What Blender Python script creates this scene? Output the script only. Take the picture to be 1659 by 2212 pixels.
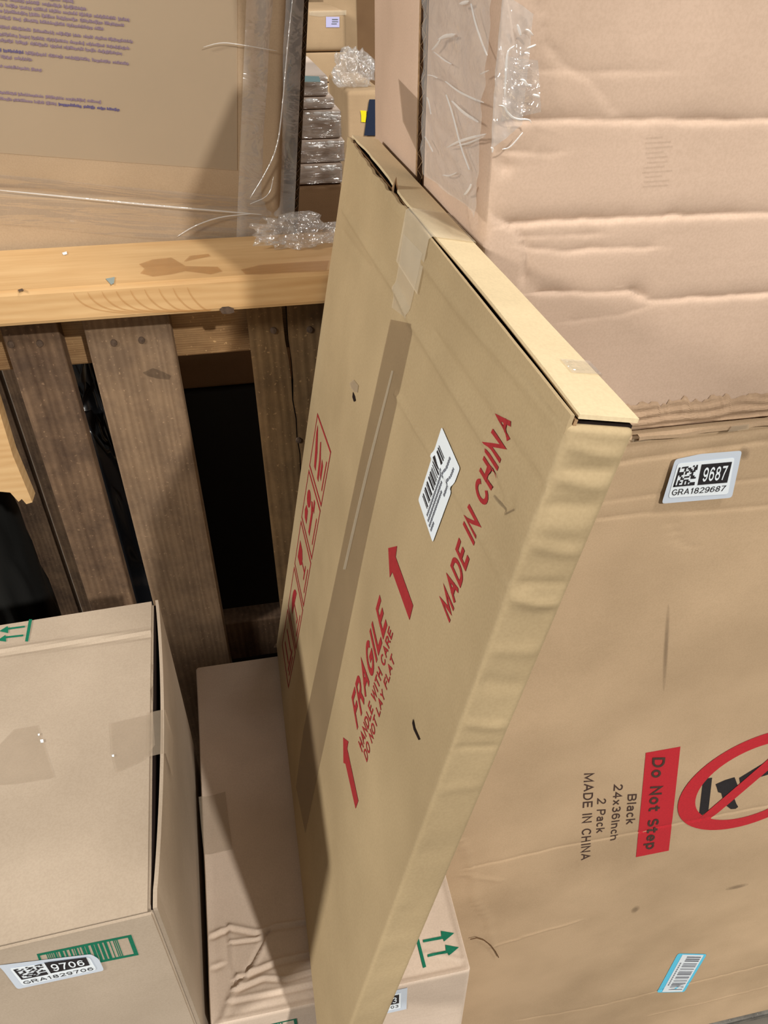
import bpy, bmesh, math, random
import numpy as np
from mathutils import Matrix, Vector

random.seed(7)
for o in list(bpy.data.objects):
    bpy.data.objects.remove(o)
S = bpy.context.scene
COL = S.collection

# ------------------------------------------------------------------ camera
F_PX, W_PX, H_PX = 1618.0, 1659.0, 2212.0
PITCH, YAW, CAM_Z = math.radians(36.8), math.radians(11.0), 1.65
CAM = np.array([0.0, 0.0, CAM_Z])
fh = np.array([math.sin(YAW), math.cos(YAW), 0.0])
RIGHT = np.array([math.cos(YAW), -math.sin(YAW), 0.0])
FWD = fh * math.cos(PITCH) - np.array([0, 0, 1.0]) * math.sin(PITCH)
UP = np.cross(RIGHT, FWD)
cam = bpy.data.cameras.new('camera')
cam.sensor_fit = 'HORIZONTAL'
cam.sensor_width = 36.0
cam.lens = F_PX / W_PX * 36.0
cam.clip_start = 0.01
co = bpy.data.objects.new('camera', cam)
COL.objects.link(co)
co.location = CAM
co.rotation_euler = Matrix((RIGHT, UP, -FWD)).transposed().to_euler()
S.camera = co

# ------------------------------------------------------------------ light
world = bpy.data.worlds.new('hall_light')
S.world = world
world.use_nodes = True
bg = world.node_tree.nodes['Background']
bg.inputs['Color'].default_value = (1.0, 0.95, 0.88, 1)
bg.inputs['Strength'].default_value = 0.15


def lamp(name, kind, loc, energy, color, size=None, target=None):
    d = bpy.data.lights.new(name, kind)
    d.energy = energy
    d.color = color
    o = bpy.data.objects.new(name, d)
    COL.objects.link(o)
    o.location = loc
    if kind == 'AREA':
        d.shape = 'RECTANGLE'
        d.size, d.size_y = size
        o.rotation_euler = (Vector(target) - Vector(loc)).to_track_quat('-Z', 'Y').to_euler()
    else:
        d.shadow_soft_size = size
    return o


# high-bay lamp over the aisle, behind and to the right of the photographer
lamp('high_bay_lamp', 'POINT', (2.25, -4.6, 5.2), 1430, (1.0, 0.95, 0.87), 0.10)
# a second lamp further along the aisle, to the left
lamp('high_bay_lamp', 'POINT', (-5.0, -1.5, 3.9), 1220, (1.0, 0.95, 0.87), 0.45)
# fluorescent strip above this aisle, then an added fill light for the gap behind
lamp('overhead_soft_light', 'AREA', (1.75, -0.65, 4.6), 78, (1.0, 0.95, 0.87), (0.35, 1.2), (0.2, 0.4, 1.2))
lamp('overhead_soft_light', 'AREA', (0.7, 3.3, 3.6), 30, (1.0, 0.95, 0.88), (2.0, 0.4), (0.5, 1.8, 1.2))

S.view_settings.view_transform = 'Standard'
S.view_settings.look = 'None'
S.view_settings.gamma = 1.0
S.view_settings.use_curve_mapping = False
S.view_settings.exposure = -0.08


# ------------------------------------------------------------------ pixel calibration of the place
def ray(u, v):
    return (u - W_PX / 2) / F_PX * RIGHT - (v - H_PX / 2) / F_PX * UP + FWD


def at_y(u, v, y):
    d = ray(u, v)
    return CAM + d * (y / d[1])


def at_z(u, v, z):
    d = ray(u, v)
    return CAM + d * ((z - CAM_Z) / d[2])


def zo(ox, oy, s):
    return lambda pts: [(ox + x / s, oy + y / s) for x, y in pts]


# ------------------------------------------------------------------ materials
def srgb(r, g, b):
    def f(c):
        c /= 255.0
        return c / 12.92 if c <= 0.04045 else ((c + 0.055) / 1.055) ** 2.4
    return (f(r), f(g), f(b), 1.0)


MATS = {}


def newmat(name):
    m = bpy.data.materials.new(name)
    m.use_nodes = True
    nt = m.node_tree
    return m, nt, nt.nodes['Principled BSDF']


def mul(c, k):
    return (min(1, c[0] * k), min(1, c[1] * k), min(1, c[2] * k), 1)


def cardboard(name, col, flute='Z', rough=0.72, spec=0.25, patch=0.16, bump=0.25, tint=None):
    """kraft board: fibre mottle, soft large patches, faint flute lines"""
    m, nt, p = newmat(name)
    N, L = nt.nodes, nt.links
    tc = N.new('ShaderNodeTexCoord')
    n1 = N.new('ShaderNodeTexNoise'); n1.inputs['Scale'].default_value = 7.0; n1.inputs['Detail'].default_value = 4.0
    n2 = N.new('ShaderNodeTexNoise'); n2.inputs['Scale'].default_value = 700.0; n2.inputs['Detail'].default_value = 3.0
    L.new(tc.outputs['Object'], n1.inputs['Vector']); L.new(tc.outputs['Object'], n2.inputs['Vector'])
    r1 = N.new('ShaderNodeValToRGB')
    r1.color_ramp.elements[0].position = 0.32; r1.color_ramp.elements[1].position = 0.68
    t = tint or (1.0, 0.985, 0.96)
    r1.color_ramp.elements[0].color = mul((col[0] * t[0], col[1] * t[1], col[2] * t[2]), 1 - patch)
    r1.color_ramp.elements[1].color = mul(col, 1 + patch * 0.6)
    L.new(n1.outputs['Fac'], r1.inputs['Fac'])
    mx = N.new('ShaderNodeMixRGB'); mx.blend_type = 'MULTIPLY'; mx.inputs['Fac'].default_value = 0.35
    r2 = N.new('ShaderNodeValToRGB')
    r2.color_ramp.elements[0].position = 0.35; r2.color_ramp.elements[1].position = 0.62
    r2.color_ramp.elements[0].color = (0.80, 0.78, 0.75, 1); r2.color_ramp.elements[1].color = (1, 1, 1, 1)
    L.new(n2.outputs['Fac'], r2.inputs['Fac'])
    L.new(r1.outputs['Color'], mx.inputs['Color1']); L.new(r2.outputs['Color'], mx.inputs['Color2'])
    L.new(mx.outputs['Color'], p.inputs['Base Color'])
    p.inputs['Roughness'].default_value = rough
    p.inputs['Specular IOR Level'].default_value = spec
    wv = N.new('ShaderNodeTexWave'); wv.bands_direction = flute
    wv.inputs['Scale'].default_value = 38.0; wv.inputs['Distortion'].default_value = 2.5
    wv.inputs['Detail'].default_value = 2.0; wv.inputs['Detail Scale'].default_value = 0.6
    L.new(tc.outputs['Object'], wv.inputs['Vector'])
    n3 = N.new('ShaderNodeTexNoise'); n3.inputs['Scale'].default_value = 60.0; n3.inputs['Detail'].default_value = 5.0
    L.new(tc.outputs['Object'], n3.inputs['Vector'])
    ad = N.new('ShaderNodeMath'); ad.operation = 'MULTIPLY_ADD'
    ad.inputs[1].default_value = 0.10
    L.new(wv.outputs['Fac'], ad.inputs[0]); L.new(n3.outputs['Fac'], ad.inputs[2])
    b = N.new('ShaderNodeBump'); b.inputs['Strength'].default_value = bump; b.inputs['Distance'].default_value = 0.0015
    L.new(ad.outputs[0], b.inputs['Height'])
    L.new(b.outputs['Normal'], p.inputs['Normal'])
    MATS[name] = m
    return m


def plain(name, col, rough=0.6, spec=0.3, alpha=1.0, noise=0.0, scale=90.0):
    m, nt, p = newmat(name)
    N, L = nt.nodes, nt.links
    if noise:
        tc = N.new('ShaderNodeTexCoord')
        n = N.new('ShaderNodeTexNoise'); n.inputs['Scale'].default_value = scale; n.inputs['Detail'].default_value = 4
        L.new(tc.outputs['Object'], n.inputs['Vector'])
        r = N.new('ShaderNodeValToRGB')
        r.color_ramp.elements[0].position = 0.3; r.color_ramp.elements[1].position = 0.7
        r.color_ramp.elements[0].color = mul(col, 1 - noise); r.color_ramp.elements[1].color = mul(col, 1 + noise)
        L.new(n.outputs['Fac'], r.inputs['Fac']); L.new(r.outputs['Color'], p.inputs['Base Color'])
    else:
        p.inputs['Base Color'].default_value = col
    p.inputs['Roughness'].default_value = rough
    p.inputs['Specular IOR Level'].default_value = spec
    p.inputs['Alpha'].default_value = alpha
    MATS[name] = m
    return m


def film(name, gloss=0.14, rough=0.10, haze=0.05, col=(1, 1, 1, 1), wr=0.5, scale=(60, 60, 60)):
    """clear stretch film: mostly see-through, wrinkled gloss and a little milky haze"""
    m, nt, p = newmat(name)
    N, L = nt.nodes, nt.links
    N.remove(p)
    out = N['Material Output']
    tr = N.new('ShaderNodeBsdfTransparent'); tr.inputs['Color'].default_value = (0.97, 0.97, 0.97, 1)
    gl = N.new('ShaderNodeBsdfGlossy'); gl.inputs['Roughness'].default_value = rough
    gl.inputs['Color'].default_value = col
    df = N.new('ShaderNodeBsdfDiffuse'); df.inputs['Color'].default_value = (0.93, 0.93, 0.93, 1)
    tc = N.new('ShaderNodeTexCoord')
    mp = N.new('ShaderNodeMapping'); mp.inputs['Scale'].default_value = scale
    L.new(tc.outputs['Object'], mp.inputs['Vector'])
    n = N.new('ShaderNodeTexNoise'); n.inputs['Scale'].default_value = 1.0; n.inputs['Detail'].default_value = 3
    n.inputs['Distortion'].default_value = 1.2
    L.new(mp.outputs['Vector'], n.inputs['Vector'])
    b = N.new('ShaderNodeBump'); b.inputs['Strength'].default_value = wr; b.inputs['Distance'].default_value = 0.012
    L.new(n.outputs['Fac'], b.inputs['Height'])
    L.new(b.outputs['Normal'], gl.inputs['Normal'])
    m1 = N.new('ShaderNodeMixShader'); m1.inputs['Fac'].default_value = gloss
    m2 = N.new('ShaderNodeMixShader'); m2.inputs['Fac'].default_value = haze
    L.new(tr.outputs[0], m1.inputs[1]); L.new(gl.outputs[0], m1.inputs[2])
    L.new(m1.outputs[0], m2.inputs[1]); L.new(df.outputs[0], m2.inputs[2])
    L.new(m2.outputs[0], out.inputs['Surface'])
    MATS[name] = m
    return m


def wood(name, light, dark, axis='X', ring=26.0, rough=0.6, grime=0.0, bump=0.3):
    m, nt, p = newmat(name)
    N, L = nt.nodes, nt.links
    tc = N.new('ShaderNodeTexCoord')
    mp = N.new('ShaderNodeMapping')
    sc = {'X': (0.12, 1, 1), 'Z': (1, 1, 0.10)}[axis]
    mp.inputs['Scale'].default_value = sc
    L.new(tc.outputs['Object'], mp.inputs['Vector'])
    n = N.new('ShaderNodeTexNoise'); n.inputs['Scale'].default_value = 16.0; n.inputs['Detail'].default_value = 2
    L.new(mp.outputs['Vector'], n.inputs['Vector'])
    wv = N.new('ShaderNodeTexWave'); wv.wave_type = 'BANDS'
    wv.bands_direction = 'Z' if axis == 'X' else 'X'
    wv.inputs['Scale'].default_value = ring; wv.inputs['Distortion'].default_value = 6.0
    wv.inputs['Detail'].default_value = 2.0; wv.inputs['Detail Scale'].default_value = 1.2
    L.new(mp.outputs['Vector'], wv.inputs['Vector'])
    n2 = N.new('ShaderNodeTexNoise'); n2.inputs['Scale'].default_value = 220.0; n2.inputs['Detail'].default_value = 3
    L.new(mp.outputs['Vector'], n2.inputs['Vector'])
    mm = N.new('ShaderNodeMath'); mm.operation = 'MULTIPLY_ADD'; mm.inputs[1].default_value = 0.16
    L.new(wv.outputs['Fac'], mm.inputs[0]); L.new(n.outputs['Fac'], mm.inputs[2])
    m3 = N.new('ShaderNodeMath'); m3.operation = 'MULTIPLY_ADD'; m3.inputs[1].default_value = 0.35
    L.new(n2.outputs['Fac'], m3.inputs[0]); L.new(mm.outputs[0], m3.inputs[2])
    r = N.new('ShaderNodeValToRGB')
    r.color_ramp.elements[0].position = 0.45; r.color_ramp.elements[1].position = 1.15 if False else 1.0
    r.color_ramp.elements[0].color = light; r.color_ramp.elements[1].color = dark
    L.new(m3.outputs[0], r.inputs['Fac'])
    src = r.outputs['Color']
    if grime:
        g = N.new('ShaderNodeTexNoise'); g.inputs['Scale'].default_value = 26.0; g.inputs['Detail'].default_value = 6
        g.inputs['Roughness'].default_value = 0.7
        L.new(tc.outputs['Object'], g.inputs['Vector'])
        gr = N.new('ShaderNodeValToRGB')
        gr.color_ramp.elements[0].position = 0.36; gr.color_ramp.elements[1].position = 0.62
        gr.color_ramp.elements[0].color = (1 - grime, 1 - grime, 1 - grime * 0.9, 1)
        gr.color_ramp.elements[1].color = (1, 1, 1, 1)
        L.new(g.outputs['Fac'], gr.inputs['Fac'])
        mx = N.new('ShaderNodeMixRGB'); mx.blend_type = 'MULTIPLY'; mx.inputs['Fac'].default_value = 1
        L.new(src, mx.inputs['Color1']); L.new(gr.outputs['Color'], mx.inputs['Color2'])
        # pale worn specks
        v = N.new('ShaderNodeTexNoise'); v.inputs['Scale'].default_value = 330.0; v.inputs['Detail'].default_value = 2
        L.new(tc.outputs['Object'], v.inputs['Vector'])
        vr = N.new('ShaderNodeValToRGB'); vr.color_ramp.elements[0].position = 0.66; vr.color_ramp.elements[1].position = 0.74
        vr.color_ramp.elements[0].color = (0, 0, 0, 1); vr.color_ramp.elements[1].color = (0.55, 0.55, 0.55, 1)
        L.new(v.outputs['Fac'], vr.inputs['Fac'])
        m4 = N.new('ShaderNodeMixRGB'); m4.blend_type = 'MIX'
        L.new(vr.outputs['Color'], m4.inputs['Fac']); L.new(mx.outputs['Color'], m4.inputs['Color1'])
        m4.inputs['Color2'].default_value = mul(light, 1.5)
        src = m4.outputs['Color']
    L.new(src, p.inputs['Base Color'])
    p.inputs['Roughness'].default_value = rough
    p.inputs['Specular IOR Level'].default_value = 0.25
    b = N.new('ShaderNodeBump'); b.inputs['Strength'].default_value = bump; b.inputs['Distance'].default_value = 0.001
    L.new(m3.outputs[0], b.inputs['Height']); L.new(b.outputs['Normal'], p.inputs['Normal'])
    MATS[name] = m
    return m


K_PINK = srgb(200, 175, 156)
K_TAN = srgb(197, 171, 140)
K_LEAN = srgb(178, 158, 124)
K_GREY = srgb(180, 165, 148)
K_OLD = srgb(184, 158, 130)
cardboard('board_pink', K_PINK, bump=0.12)
cardboard('board_tan', K_TAN, bump=0.1)
cardboard('board_lean', K_LEAN, flute='Y', bump=0.12)
cardboard('board_lean_lit', srgb(224, 206, 170), flute='Y', bump=0.12, rough=0.6)  # lit copy of the leaning board, overhead light put into the colour
cardboard('board_grey', K_GREY, flute='X', bump=0.15)
cardboard('board_old', K_OLD, bump=0.2)
cardboard('board_mid', srgb(214, 196, 180), bump=0.2)
cardboard('board_upper_left', srgb(170, 148, 122), bump=0.15)
cardboard('board_torn', srgb(184, 156, 130), patch=0.2, bump=0.8, rough=0.9)
cardboard('board_far', srgb(182, 156, 124), bump=0.2)
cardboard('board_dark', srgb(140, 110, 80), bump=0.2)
plain('board_edge', srgb(150, 122, 92), 0.9, 0.1, noise=0.35, scale=300)
plain('board_inner', srgb(84, 66, 50), 0.9, 0.1, noise=0.3, scale=200)
plain('ink_red', srgb(158, 46, 50), 0.65, 0.2, noise=0.10, scale=500)
plain('ink_bright_red', srgb(200, 44, 56), 0.55, 0.25, noise=0.08, scale=500)
plain('ink_black', srgb(42, 40, 44), 0.55, 0.25, noise=0.2, scale=500)
plain('ink_brown', srgb(78, 60, 54), 0.6, 0.2, noise=0.25, scale=700)
plain('ink_green', srgb(20, 110, 84), 0.6, 0.2, noise=0.12, scale=500)
plain('ink_purple', srgb(122, 104, 122), 0.7, 0.2, noise=0.25, scale=900)
plain('ink_purple_dark', srgb(84, 76, 118), 0.7, 0.2, noise=0.2, scale=900)
plain('ink_grey', srgb(120, 124, 134), 0.6, 0.2)
plain('paper_white', srgb(236, 246, 255), 0.45, 0.4)
plain('paper_margin', srgb(206, 217, 232), 0.35, 0.5)
plain('paper_blue', srgb(96, 208, 246), 0.5, 0.3)
plain('paper_pale_blue', srgb(176, 222, 234), 0.5, 0.3)
plain('paper_lilac', srgb(196, 196, 240), 0.5, 0.3)
plain('paper_yellow', srgb(236, 226, 30), 0.5, 0.3)
plain('tape_brown', srgb(140, 118, 94), 0.28, 0.5, alpha=0.38, noise=0.08, scale=40)
plain('tape_clear', srgb(186, 170, 150), 0.22, 0.55, alpha=0.34, noise=0.06, scale=60)
plain('tape_pale', srgb(226, 216, 194), 0.25, 0.5, alpha=0.36, noise=0.06, scale=60)
plain('nail_rust', srgb(82, 66, 54), 0.6, 0.4, noise=0.3, scale=300)
plain('black_plastic', srgb(22, 23, 26), 0.18, 0.6)
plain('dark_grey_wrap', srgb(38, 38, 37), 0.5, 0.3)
plain('navy_cloth', srgb(34, 44, 66), 0.7, 0.2)
plain('stain_brown', srgb(176, 124, 66), 0.35, 0.5, alpha=0.36, noise=0.2, scale=120)
plain('stain_dark', srgb(84, 70, 58), 0.8, 0.2, alpha=0.34, noise=0.4, scale=150)
plain('paint_blue', srgb(140, 152, 150), 0.7, 0.2)
plain('grain_brown', srgb(186, 136, 78), 0.6, 0.2, alpha=0.3)
plain('hair_brown', srgb(96, 70, 44), 0.6, 0.3)
plain('patch_light', srgb(178, 160, 136), 0.7, 0.2, alpha=0.6)
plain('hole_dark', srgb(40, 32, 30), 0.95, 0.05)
film('film_clear', gloss=0.16, rough=0.14, haze=0.17, wr=0.5, scale=(26, 26, 40))
film('film_glint_fold', gloss=0.35, rough=0.22, haze=0.4, wr=0.3, scale=(40, 40, 40))  # milky white folds that paint the wrinkle highlights of the film
film('film_streak', gloss=0.12, rough=0.12, haze=0.03, wr=0.5, scale=(5, 30, 70))
film('film_crumpled', gloss=0.22, rough=0.10, haze=0.10, wr=0.8, scale=(70, 70, 70))
film('film_far', gloss=0.30, rough=0.20, haze=0.06, wr=0.9, scale=(14, 14, 90))
wood('pine_light', srgb(216, 182, 134), srgb(190, 150, 102), 'X', ring=34)
wood('pine_rail', srgb(190, 156, 112), srgb(138, 106, 72), 'X', ring=130, grime=0.2)
wood('slat_brown', srgb(128, 104, 82), srgb(86, 66, 50), 'Z', ring=40, grime=0.45, rough=0.7)
wood('slat_grey', srgb(148, 124, 99), srgb(108, 86, 66), 'Z', ring=46, grime=0.3, rough=0.7)
wood('slat_tan', srgb(144, 116, 82), srgb(98, 76, 50), 'Z', ring=36, grime=0.3, rough=0.7)
wood('pallet_grey', srgb(150, 146, 136), srgb(84, 82, 78), 'X', ring=30, grime=0.5)


# ------------------------------------------------------------------ object helpers
def tag(o, label=None, cat=None, group=None, kind=None):
    if label: o['label'] = label
    if cat: o['category'] = cat
    if group: o['group'] = group
    if kind: o['kind'] = kind
    return o


def thing(name, loc, label, cat, rot=None, group=None):
    o = bpy.data.objects.new(name, None)
    COL.objects.link(o)
    o.empty_display_size = 0.05
    m = Matrix.Translation(loc)
    if rot is not None:
        m = m @ rot.to_4x4()
    o.matrix_world = m
    return tag(o, label, cat, group)


def mesh_obj(name, verts, faces, mat, parent=None, smooth=False, label=None):
    me = bpy.data.meshes.new(name)
    me.from_pydata([tuple(map(float, v)) for v in verts], [], faces)
    me.update()
    if smooth:
        me.polygons.foreach_set('use_smooth', [True] * len(me.polygons))
    me.materials.append(MATS[mat] if isinstance(mat, str) else mat)
    o = bpy.data.objects.new(name, me)
    COL.objects.link(o)
    if parent is not None:
        o.parent = parent
    if label:
        o['label'] = label
    return o


def grid_faces(nu, nv, off=0, flip=False):
    f = []
    for i in range(nu - 1):
        for j in range(nv - 1):
            a = off + i * nv + j
            q = (a, a + nv, a + nv + 1, a + 1)
            f.append(q[::-1] if flip else q)
    return f


def box_geo(x0, x1, y0, y1, z0, z1, bev=0.0, jit=0.0):
    bm = bmesh.new()
    vs = [bm.verts.new((x, y, z)) for x in (x0, x1) for y in (y0, y1) for z in (z0, z1)]
    for q in ((0, 1, 3, 2), (4, 6, 7, 5), (0, 4, 5, 1), (2, 3, 7, 6), (0, 2, 6, 4), (1, 5, 7, 3)):
        bm.faces.new([vs[i] for i in q])
    bmesh.ops.recalc_face_normals(bm, faces=bm.faces)
    if bev:
        bmesh.ops.bevel(bm, geom=list(bm.edges), offset=bev, segments=2, affect='EDGES', profile=0.5)
    bm.verts.index_update()
    v = [tuple(w.co) for w in bm.verts]
    f = [tuple(w.index for w in p.verts) for p in bm.faces]
    bm.free()
    return v, f


# ------------------------------------------------------------------ relief made of creases
def seg_dist(A, B, pts):
    """distance and signed side to a polyline for arrays A, B"""
    best = np.full(A.shape, 1e9)
    sign = np.ones(A.shape)
    for (x0, y0), (x1, y1) in zip(pts[:-1], pts[1:]):
        dx, dy = x1 - x0, y1 - y0
        l2 = dx * dx + dy * dy + 1e-12
        t = np.clip(((A - x0) * dx + (B - y0) * dy) / l2, 0, 1)
        px, py = x0 + t * dx, y0 + t * dy
        d = np.hypot(A - px, B - py)
        s = np.sign(dx * (B - py) - dy * (A - px))
        m = d < best
        best = np.where(m, d, best)
        sign = np.where(m, s, sign)
    return best, sign


def wiggle(pts, seed, amp=2.2, step=14.0):
    """irregular run of a crease, in pixels of the calibration"""
    rng = random.Random(seed)
    out = [pts[0]]
    for (x0, y0), (x1, y1) in zip(pts[:-1], pts[1:]):
        n = max(1, int(math.hypot(x1 - x0, y1 - y0) / step))
        for i in range(1, n + 1):
            out.append((x0 + (x1 - x0) * i / n, y0 + (y1 - y0) * i / n + (rng.uniform(-amp, amp) if i < n else 0)))
    return out


def relief(creases):
    def h(A, B):
        H = np.zeros(np.shape(A))
        for pts, w, amp, kind in creases:
            d, s = seg_dist(A, B, pts)
            g = np.exp(-(d / w) ** 2)
            if kind == 'ridge':
                H = H + amp * g
            elif kind == 'fold':          # ridge above, groove below
                H = H + amp * (s * d / w) * g * 2.0
            elif kind == 'groove':        # long soft flank above, short steep flank below
                H = H - amp * np.where(s > 0, np.exp(-d / (3.2 * w)), np.exp(-d / (0.8 * w)))
            elif kind == 'dent':
                H = H - amp * g
        return H
    return h


def lattice(n, seed, smooth=1):
    rng = np.random.RandomState(seed)
    return rng.rand(n, n)


def vnoise(A, B, scale, seed):
    """smooth value noise in 2D"""
    rng = np.random.RandomState(seed)
    T = rng.rand(64, 64)
    x, y = A * scale + 17.3, B * scale + 9.1
    i, j = np.floor(x).astype(int), np.floor(y).astype(int)
    fx, fy = x - i, y - j
    fx, fy = fx * fx * (3 - 2 * fx), fy * fy * (3 - 2 * fy)
    g = lambda p, q: T[p % 64, q % 64]
    return ((g(i, j) * (1 - fx) + g(i + 1, j) * fx) * (1 - fy) + (g(i, j + 1) * (1 - fx) + g(i + 1, j + 1) * fx) * fy) - 0.5


# ------------------------------------------------------------------ cartons
FACES = {'front': (0, 2, 1, -1), 'back': (0, 2, 1, 1), 'left': (1, 2, 0, -1), 'right': (1, 2, 0, 1),
         'top': (0, 1, 2, 1), 'bottom': (0, 1, 2, -1)}


class Carton:
    def __init__(self, name, label, base, dims, mat, rotz=0.0, roty=0.0, h=None, fine=None, r=0.003, warp=None,
                 group=None, body='body', mats=None, cat='box'):
        self.d = np.array(dims, float)
        self.base = np.array(base, float)
        self.R = np.array(Matrix.Rotation(rotz, 3, 'Z') @ Matrix.Rotation(roty, 3, 'Y'))
        self.h = h or {}
        self.fine = fine or {}
        self.r = r
        self.warp = warp
        self.root = thing(name, self.base, label, cat, Matrix(self.R), group)
        self.lo = np.array([-self.d[0] / 2, -self.d[1] / 2, 0.0])
        self.hi = np.array([self.d[0] / 2, self.d[1] / 2, self.d[2]])
        self.mat = mat
        self.body_name = body

    def build(self):
        V, Fc, off = [], [], 0
        for fn, (ia, ib, ic, sg) in FACES.items():
            A = self.axis(fn, 0, ia)
            B = self.axis(fn, 1, ib)
            AA, BB = np.meshgrid(A, B, indexing='ij')
            P = np.zeros(AA.shape + (3,))
            P[..., ia] = AA
            P[..., ib] = BB
            P[..., ic] = self.hi[ic] if sg > 0 else self.lo[ic]
            q = np.clip(P, self.lo + self.r, self.hi - self.r)
            n = P - q
            ln = np.linalg.norm(n, axis=-1, keepdims=True)
            P = q + n / np.maximum(ln, 1e-9) * self.r
            P[..., ic] += sg * self.height(fn, AA, BB)
            flip = ((ia, ib, ic) in ((0, 1, 2), (1, 2, 0))) != (sg > 0)
            V.append(P.reshape(-1, 3))
            Fc += grid_faces(len(A), len(B), off, flip)
            off += AA.size
        V = np.concatenate(V)
        if self.warp:
            V = self.warp(V)
        o = mesh_obj(self.body_name, V, Fc, self.mat, self.root, smooth=True)
        bm = bmesh.new(); bm.from_mesh(o.data)
        bmesh.ops.remove_doubles(bm, verts=bm.verts, dist=2e-5)
        bm.to_mesh(o.data); bm.free()
        return o

    def axis(self, fn, k, i):
        lo, hi, r = self.lo[i], self.hi[i], self.r
        e = [0, .3 * r, .65 * r, r]
        pts = [lo + x for x in e] + [hi - x for x in e]
        f = self.fine.get(fn)
        if f:
            a0, a1, st = f[k]
            a0, a1 = max(lo + r, a0), min(hi - r, a1)
            pts += list(np.arange(a0, a1, st)) + [a1]
        pts += list(np.linspace(lo + r, hi - r, 8))
        pts = np.array(sorted(set(np.round(pts, 5))))
        return pts

    def height(self, fn, A, B):
        A, B = np.asarray(A, float), np.asarray(B, float)
        if fn not in self.h:
            return np.zeros(A.shape)
        ia, ib = FACES[fn][:2]
        m = np.minimum(np.minimum(A - self.lo[ia], self.hi[ia] - A), np.minimum(B - self.lo[ib], self.hi[ib] - B))
        w = np.clip(m / 0.006, 0, 1)
        return self.h[fn](A, B) * w

    def hit(self, fn, u, v):
        ia, ib, ic, sg = FACES[fn]
        n = self.R[:, ic] * sg
        loc = np.zeros(3)
        loc[ic] = self.hi[ic] if sg > 0 else self.lo[ic]
        p0 = self.base + self.R @ loc
        d = ray(u, v)
        p = CAM + d * (((p0 - CAM) @ n) / (d @ n))
        l = self.R.T @ (p - self.base)
        return (l[ia], l[ib])

    def hits(self, fn, pts):
        return [self.hit(fn, *p) for p in pts]

    def pt(self, fn, ab, off):
        ab = np.asarray(ab, float)
        ia, ib, ic, sg = FACES[fn]
        P = np.zeros((len(ab), 3))
        P[:, ia] = ab[:, 0]
        P[:, ib] = ab[:, 1]
        P[:, ic] = (self.hi[ic] if sg > 0 else self.lo[ic]) + sg * (self.height(fn, ab[:, 0], ab[:, 1]) + off)
        if self.warp:
            P = self.warp(P)
        return P

    def pt0(self, fn, ab, off):
        h, self.h = self.h, {}
        P = self.pt(fn, ab, off)
        self.h = h
        return P

    def decal(self, name, fn, v2, faces, mat, off=0.0003, parent=None, label=None, sub=0.006, hx=None, flat=None):
        """flat print or sticker that follows the relief of a face"""
        sub = min(sub, getattr(self, 'sub', 1.0)) if flat is None else sub
        bm = bmesh.new()
        vs = [bm.verts.new((q[0], q[1], q[2] if len(q) > 2 else 0)) for q in v2]
        for f in faces:
            try:
                bm.faces.new([vs[i] for i in f])
            except ValueError:
                pass
        bmesh.ops.triangulate(bm, faces=bm.faces)
        for _ in range(6):
            ed = [e for e in bm.edges if e.calc_length() > sub]
            if not ed or len(bm.verts) > 25000:
                break
            bmesh.ops.subdivide_edges(bm, edges=ed, cuts=1)
            bmesh.ops.triangulate(bm, faces=[f for f in bm.faces if len(f.verts) > 3])
        bm.verts.index_update()
        ab = np.array([(w.co.x, w.co.y) for w in bm.verts])
        off = off + np.array([w.co.z for w in bm.verts])
        fc = [tuple(w.index for w in p.verts) for p in bm.faces]
        bm.free()
        P = self.pt(fn, ab, off) if flat is None else self.pt0(fn, ab, off + flat)
        if hx is not None:
            ic, sg = FACES[fn][2:]
            P[:, ic] += sg * hx(ab[:, 0], ab[:, 1])
        # face orientation outward
        ic, sg = FACES[fn][2:]
        if fc:
            t = fc[0]
            n = np.cross(P[t[1]] - P[t[0]], P[t[2]] - P[t[0]])
            if n[ic] * sg < 0:
                fc = [f[::-1] for f in fc]
        o = mesh_obj(name, P, fc, mat, parent or self.root, label=label)
        if parent is not None and parent is not self.root:
            o.parent = parent
        return o

    def poly(self, name, fn, px, mat, **k):
        ab = self.hits(fn, px)
        return self.decal(name, fn, ab, [tuple(range(len(ab)))], mat, **k)

    def quad_map(self, fn, px):
        """px BL BR TR TL -> function of unit square to face coordinates"""
        q = np.array(self.hits(fn, px))
        return lambda s, t: (q[0] * (1 - s) * (1 - t) + q[1] * s * (1 - t) + q[2] * s * t + q[3] * (1 - s) * t)

    def text(self, name, fn, body, px, mat, th=0.15, off=0.0003, parent=None, label=None, sub=0.01, flat=None):
        v, f, ids = glyphs(body, th)
        m = self.quad_map(fn, px)
        o = None
        for w in sorted(set(ids)):
            fw_ = [q for q, k in zip(f, ids) if k == w]
            use = sorted({i for q in fw_ for i in q})
            new = {i: k for k, i in enumerate(use)}
            o = self.decal(name, fn, [(*m(*v[i][:2]), v[i][2]) for i in use], [tuple(new[i] for i in q) for q in fw_], mat, off=off, parent=parent, label=label, sub=sub, flat=flat)
        return o

    def rects(self, name, fn, qm, rs, mat, off=0.0003, parent=None, label=None, sub=0.02, flat=None):
        v, f = [], []
        for (s0, s1, t0, t1) in rs:
            k = len(v)
            v += [qm(s0, t0), qm(s1, t0), qm(s1, t1), qm(s0, t1)]
            f.append((k, k + 1, k + 2, k + 3))
        return self.decal(name, fn, v, f, mat, off=off, parent=parent, label=label, sub=sub, flat=flat)

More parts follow.
